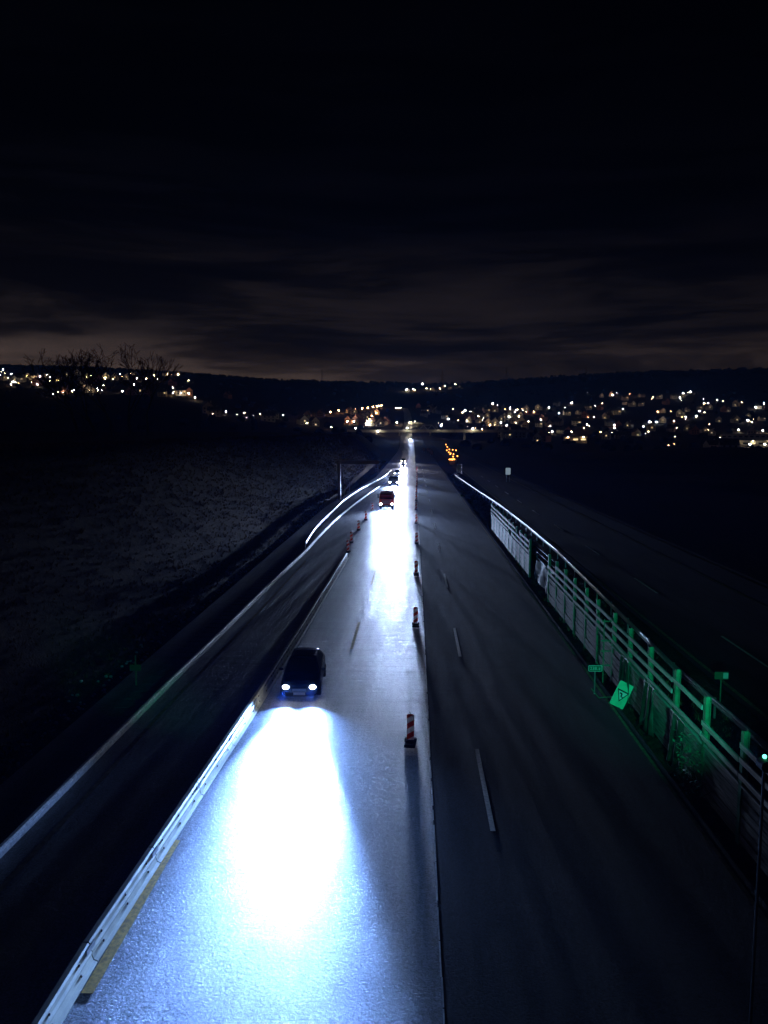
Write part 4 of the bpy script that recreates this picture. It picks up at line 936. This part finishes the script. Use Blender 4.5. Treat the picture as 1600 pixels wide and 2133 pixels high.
# ------------------------------------------------------------------ bare trees on the cutting and far woodland
def bare_tree(px, ybase, ytop, D, label, spread, seed, trunks=1):
    rng = random.Random(seed); g = at_d(px, ybase, D); gz = z_ground(g.x, D); h = at_d(px, ytop, D).z - gz
    t = thing('bare_tree', label, 'tree', (g.x, D, gz - .2)); tr = MB(); br = MB()
    def grow(p, d, ln, r, lev, b):
        n = 3; pts = [p]; rr = [r]; q = p
        for i in range(n):
            d = (d + Vector((rng.uniform(-.22, .22), rng.uniform(-.22, .22), rng.uniform(-.05, .14)))).normalized(); q = q + d * ln / n; pts.append(q); rr.append(max(.045, r * (1 - .42 * (i + 1) / n)))
        b.tube(pts, rr, 5 if lev < 2 else 3, caps=False)
        if lev >= 6: return
        for k in range(rng.choice((2, 3, 3)) if lev < 5 else 2):
            a = rng.uniform(0, 6.28); tilt = rng.uniform(.35, .85) * spread; ax = d.cross(Vector((math.cos(a), math.sin(a), .3))).normalized()
            nd = (Matrix.Rotation(tilt, 3, ax) @ d).normalized(); grow(pts[-1] if k < 2 else pts[-2], nd, ln * rng.uniform(.66, .86), rr[-1] * .78, lev + 1, br)
    for k in range(trunks):
        grow(Vector((k * .6, 0, 0)), Vector((rng.uniform(-.1, .1), 0, 1)), h * .30, h * .024, 0, tr)
    tr.build('trunk', M['wood'], t); br.build('crown', M['wood'], t)
bare_tree(165, 905, 732, 132, 'bare broad tree at the left on top of the cutting', 1.0, 4)
bare_tree(236, 905, 728, 138, 'tallest bare tree on the cutting, right of the broad one', 1.05, 9)
bare_tree(270, 905, 738, 146, 'slender bare tree leaning right at the end of the tree group', .9, 12)
bare_tree(200, 905, 735, 128, 'thin bare tree standing between the broad tree and the tallest one', .95, 31)
bare_tree(308, 905, 750, 150, 'small narrow bare tree right of the tree group on the cutting', .55, 21)
# treetops along the ridges: one far mass
q = MB(); rng = random.Random(5)
for k in range(1500):
    D = rng.uniform(2450, 3050); X = rng.uniform(-.62, .62) * D; z = z_ground(X, D); h = rng.uniform(5, 11); r = rng.uniform(4, 8)
    q.ball((X, D, z + h * .4), r, 5, 3, (1, 1, h / r * .55))
for k in range(700):
    D = rng.uniform(480, 2300); X = rng.uniform(-.6, .6) * D
    if abs(X - road_x(D)) < 30 or abs(D - BD) < 14: continue
    z = z_ground(X, D); h = rng.uniform(3, 7); r = rng.uniform(2.5, 5); q.ball((X, D, z + h * .3), r, 6, 4, (1, 1, h / r * .6))
o = stuff(q.build('woodland', M['forest'])); tag(o, 'dark woodland covering the far ridges and valley sides', 'woodland')

# ------------------------------------------------------------------ blue haze volume added for the veil of glow round the lights
HAZE = 0.00028
q = MB(); q.box((0, 1800, 120), (9000, 3900, 300)); hz = q.build('haze', None or M['black']); hz.data.materials.clear()
hm = bpy.data.materials.new('glow_veil_haze'); hm.use_nodes = True; t = hm.node_tree; t.nodes.clear()
pv = N(t, 'ShaderNodeVolumePrincipled'); pv.inputs['Color'].default_value = (.09, .26, 1, 1); pv.inputs['Density'].default_value = HAZE; pv.inputs['Anisotropy'].default_value = .3
ou = N(t, 'ShaderNodeOutputMaterial'); t.links.new(pv.outputs[0], ou.inputs['Volume']); hz.data.materials.append(hm); stuff(hz)
tag(hz, 'thin blue haze added over the whole valley as a veil of glow round the lights', 'haze')
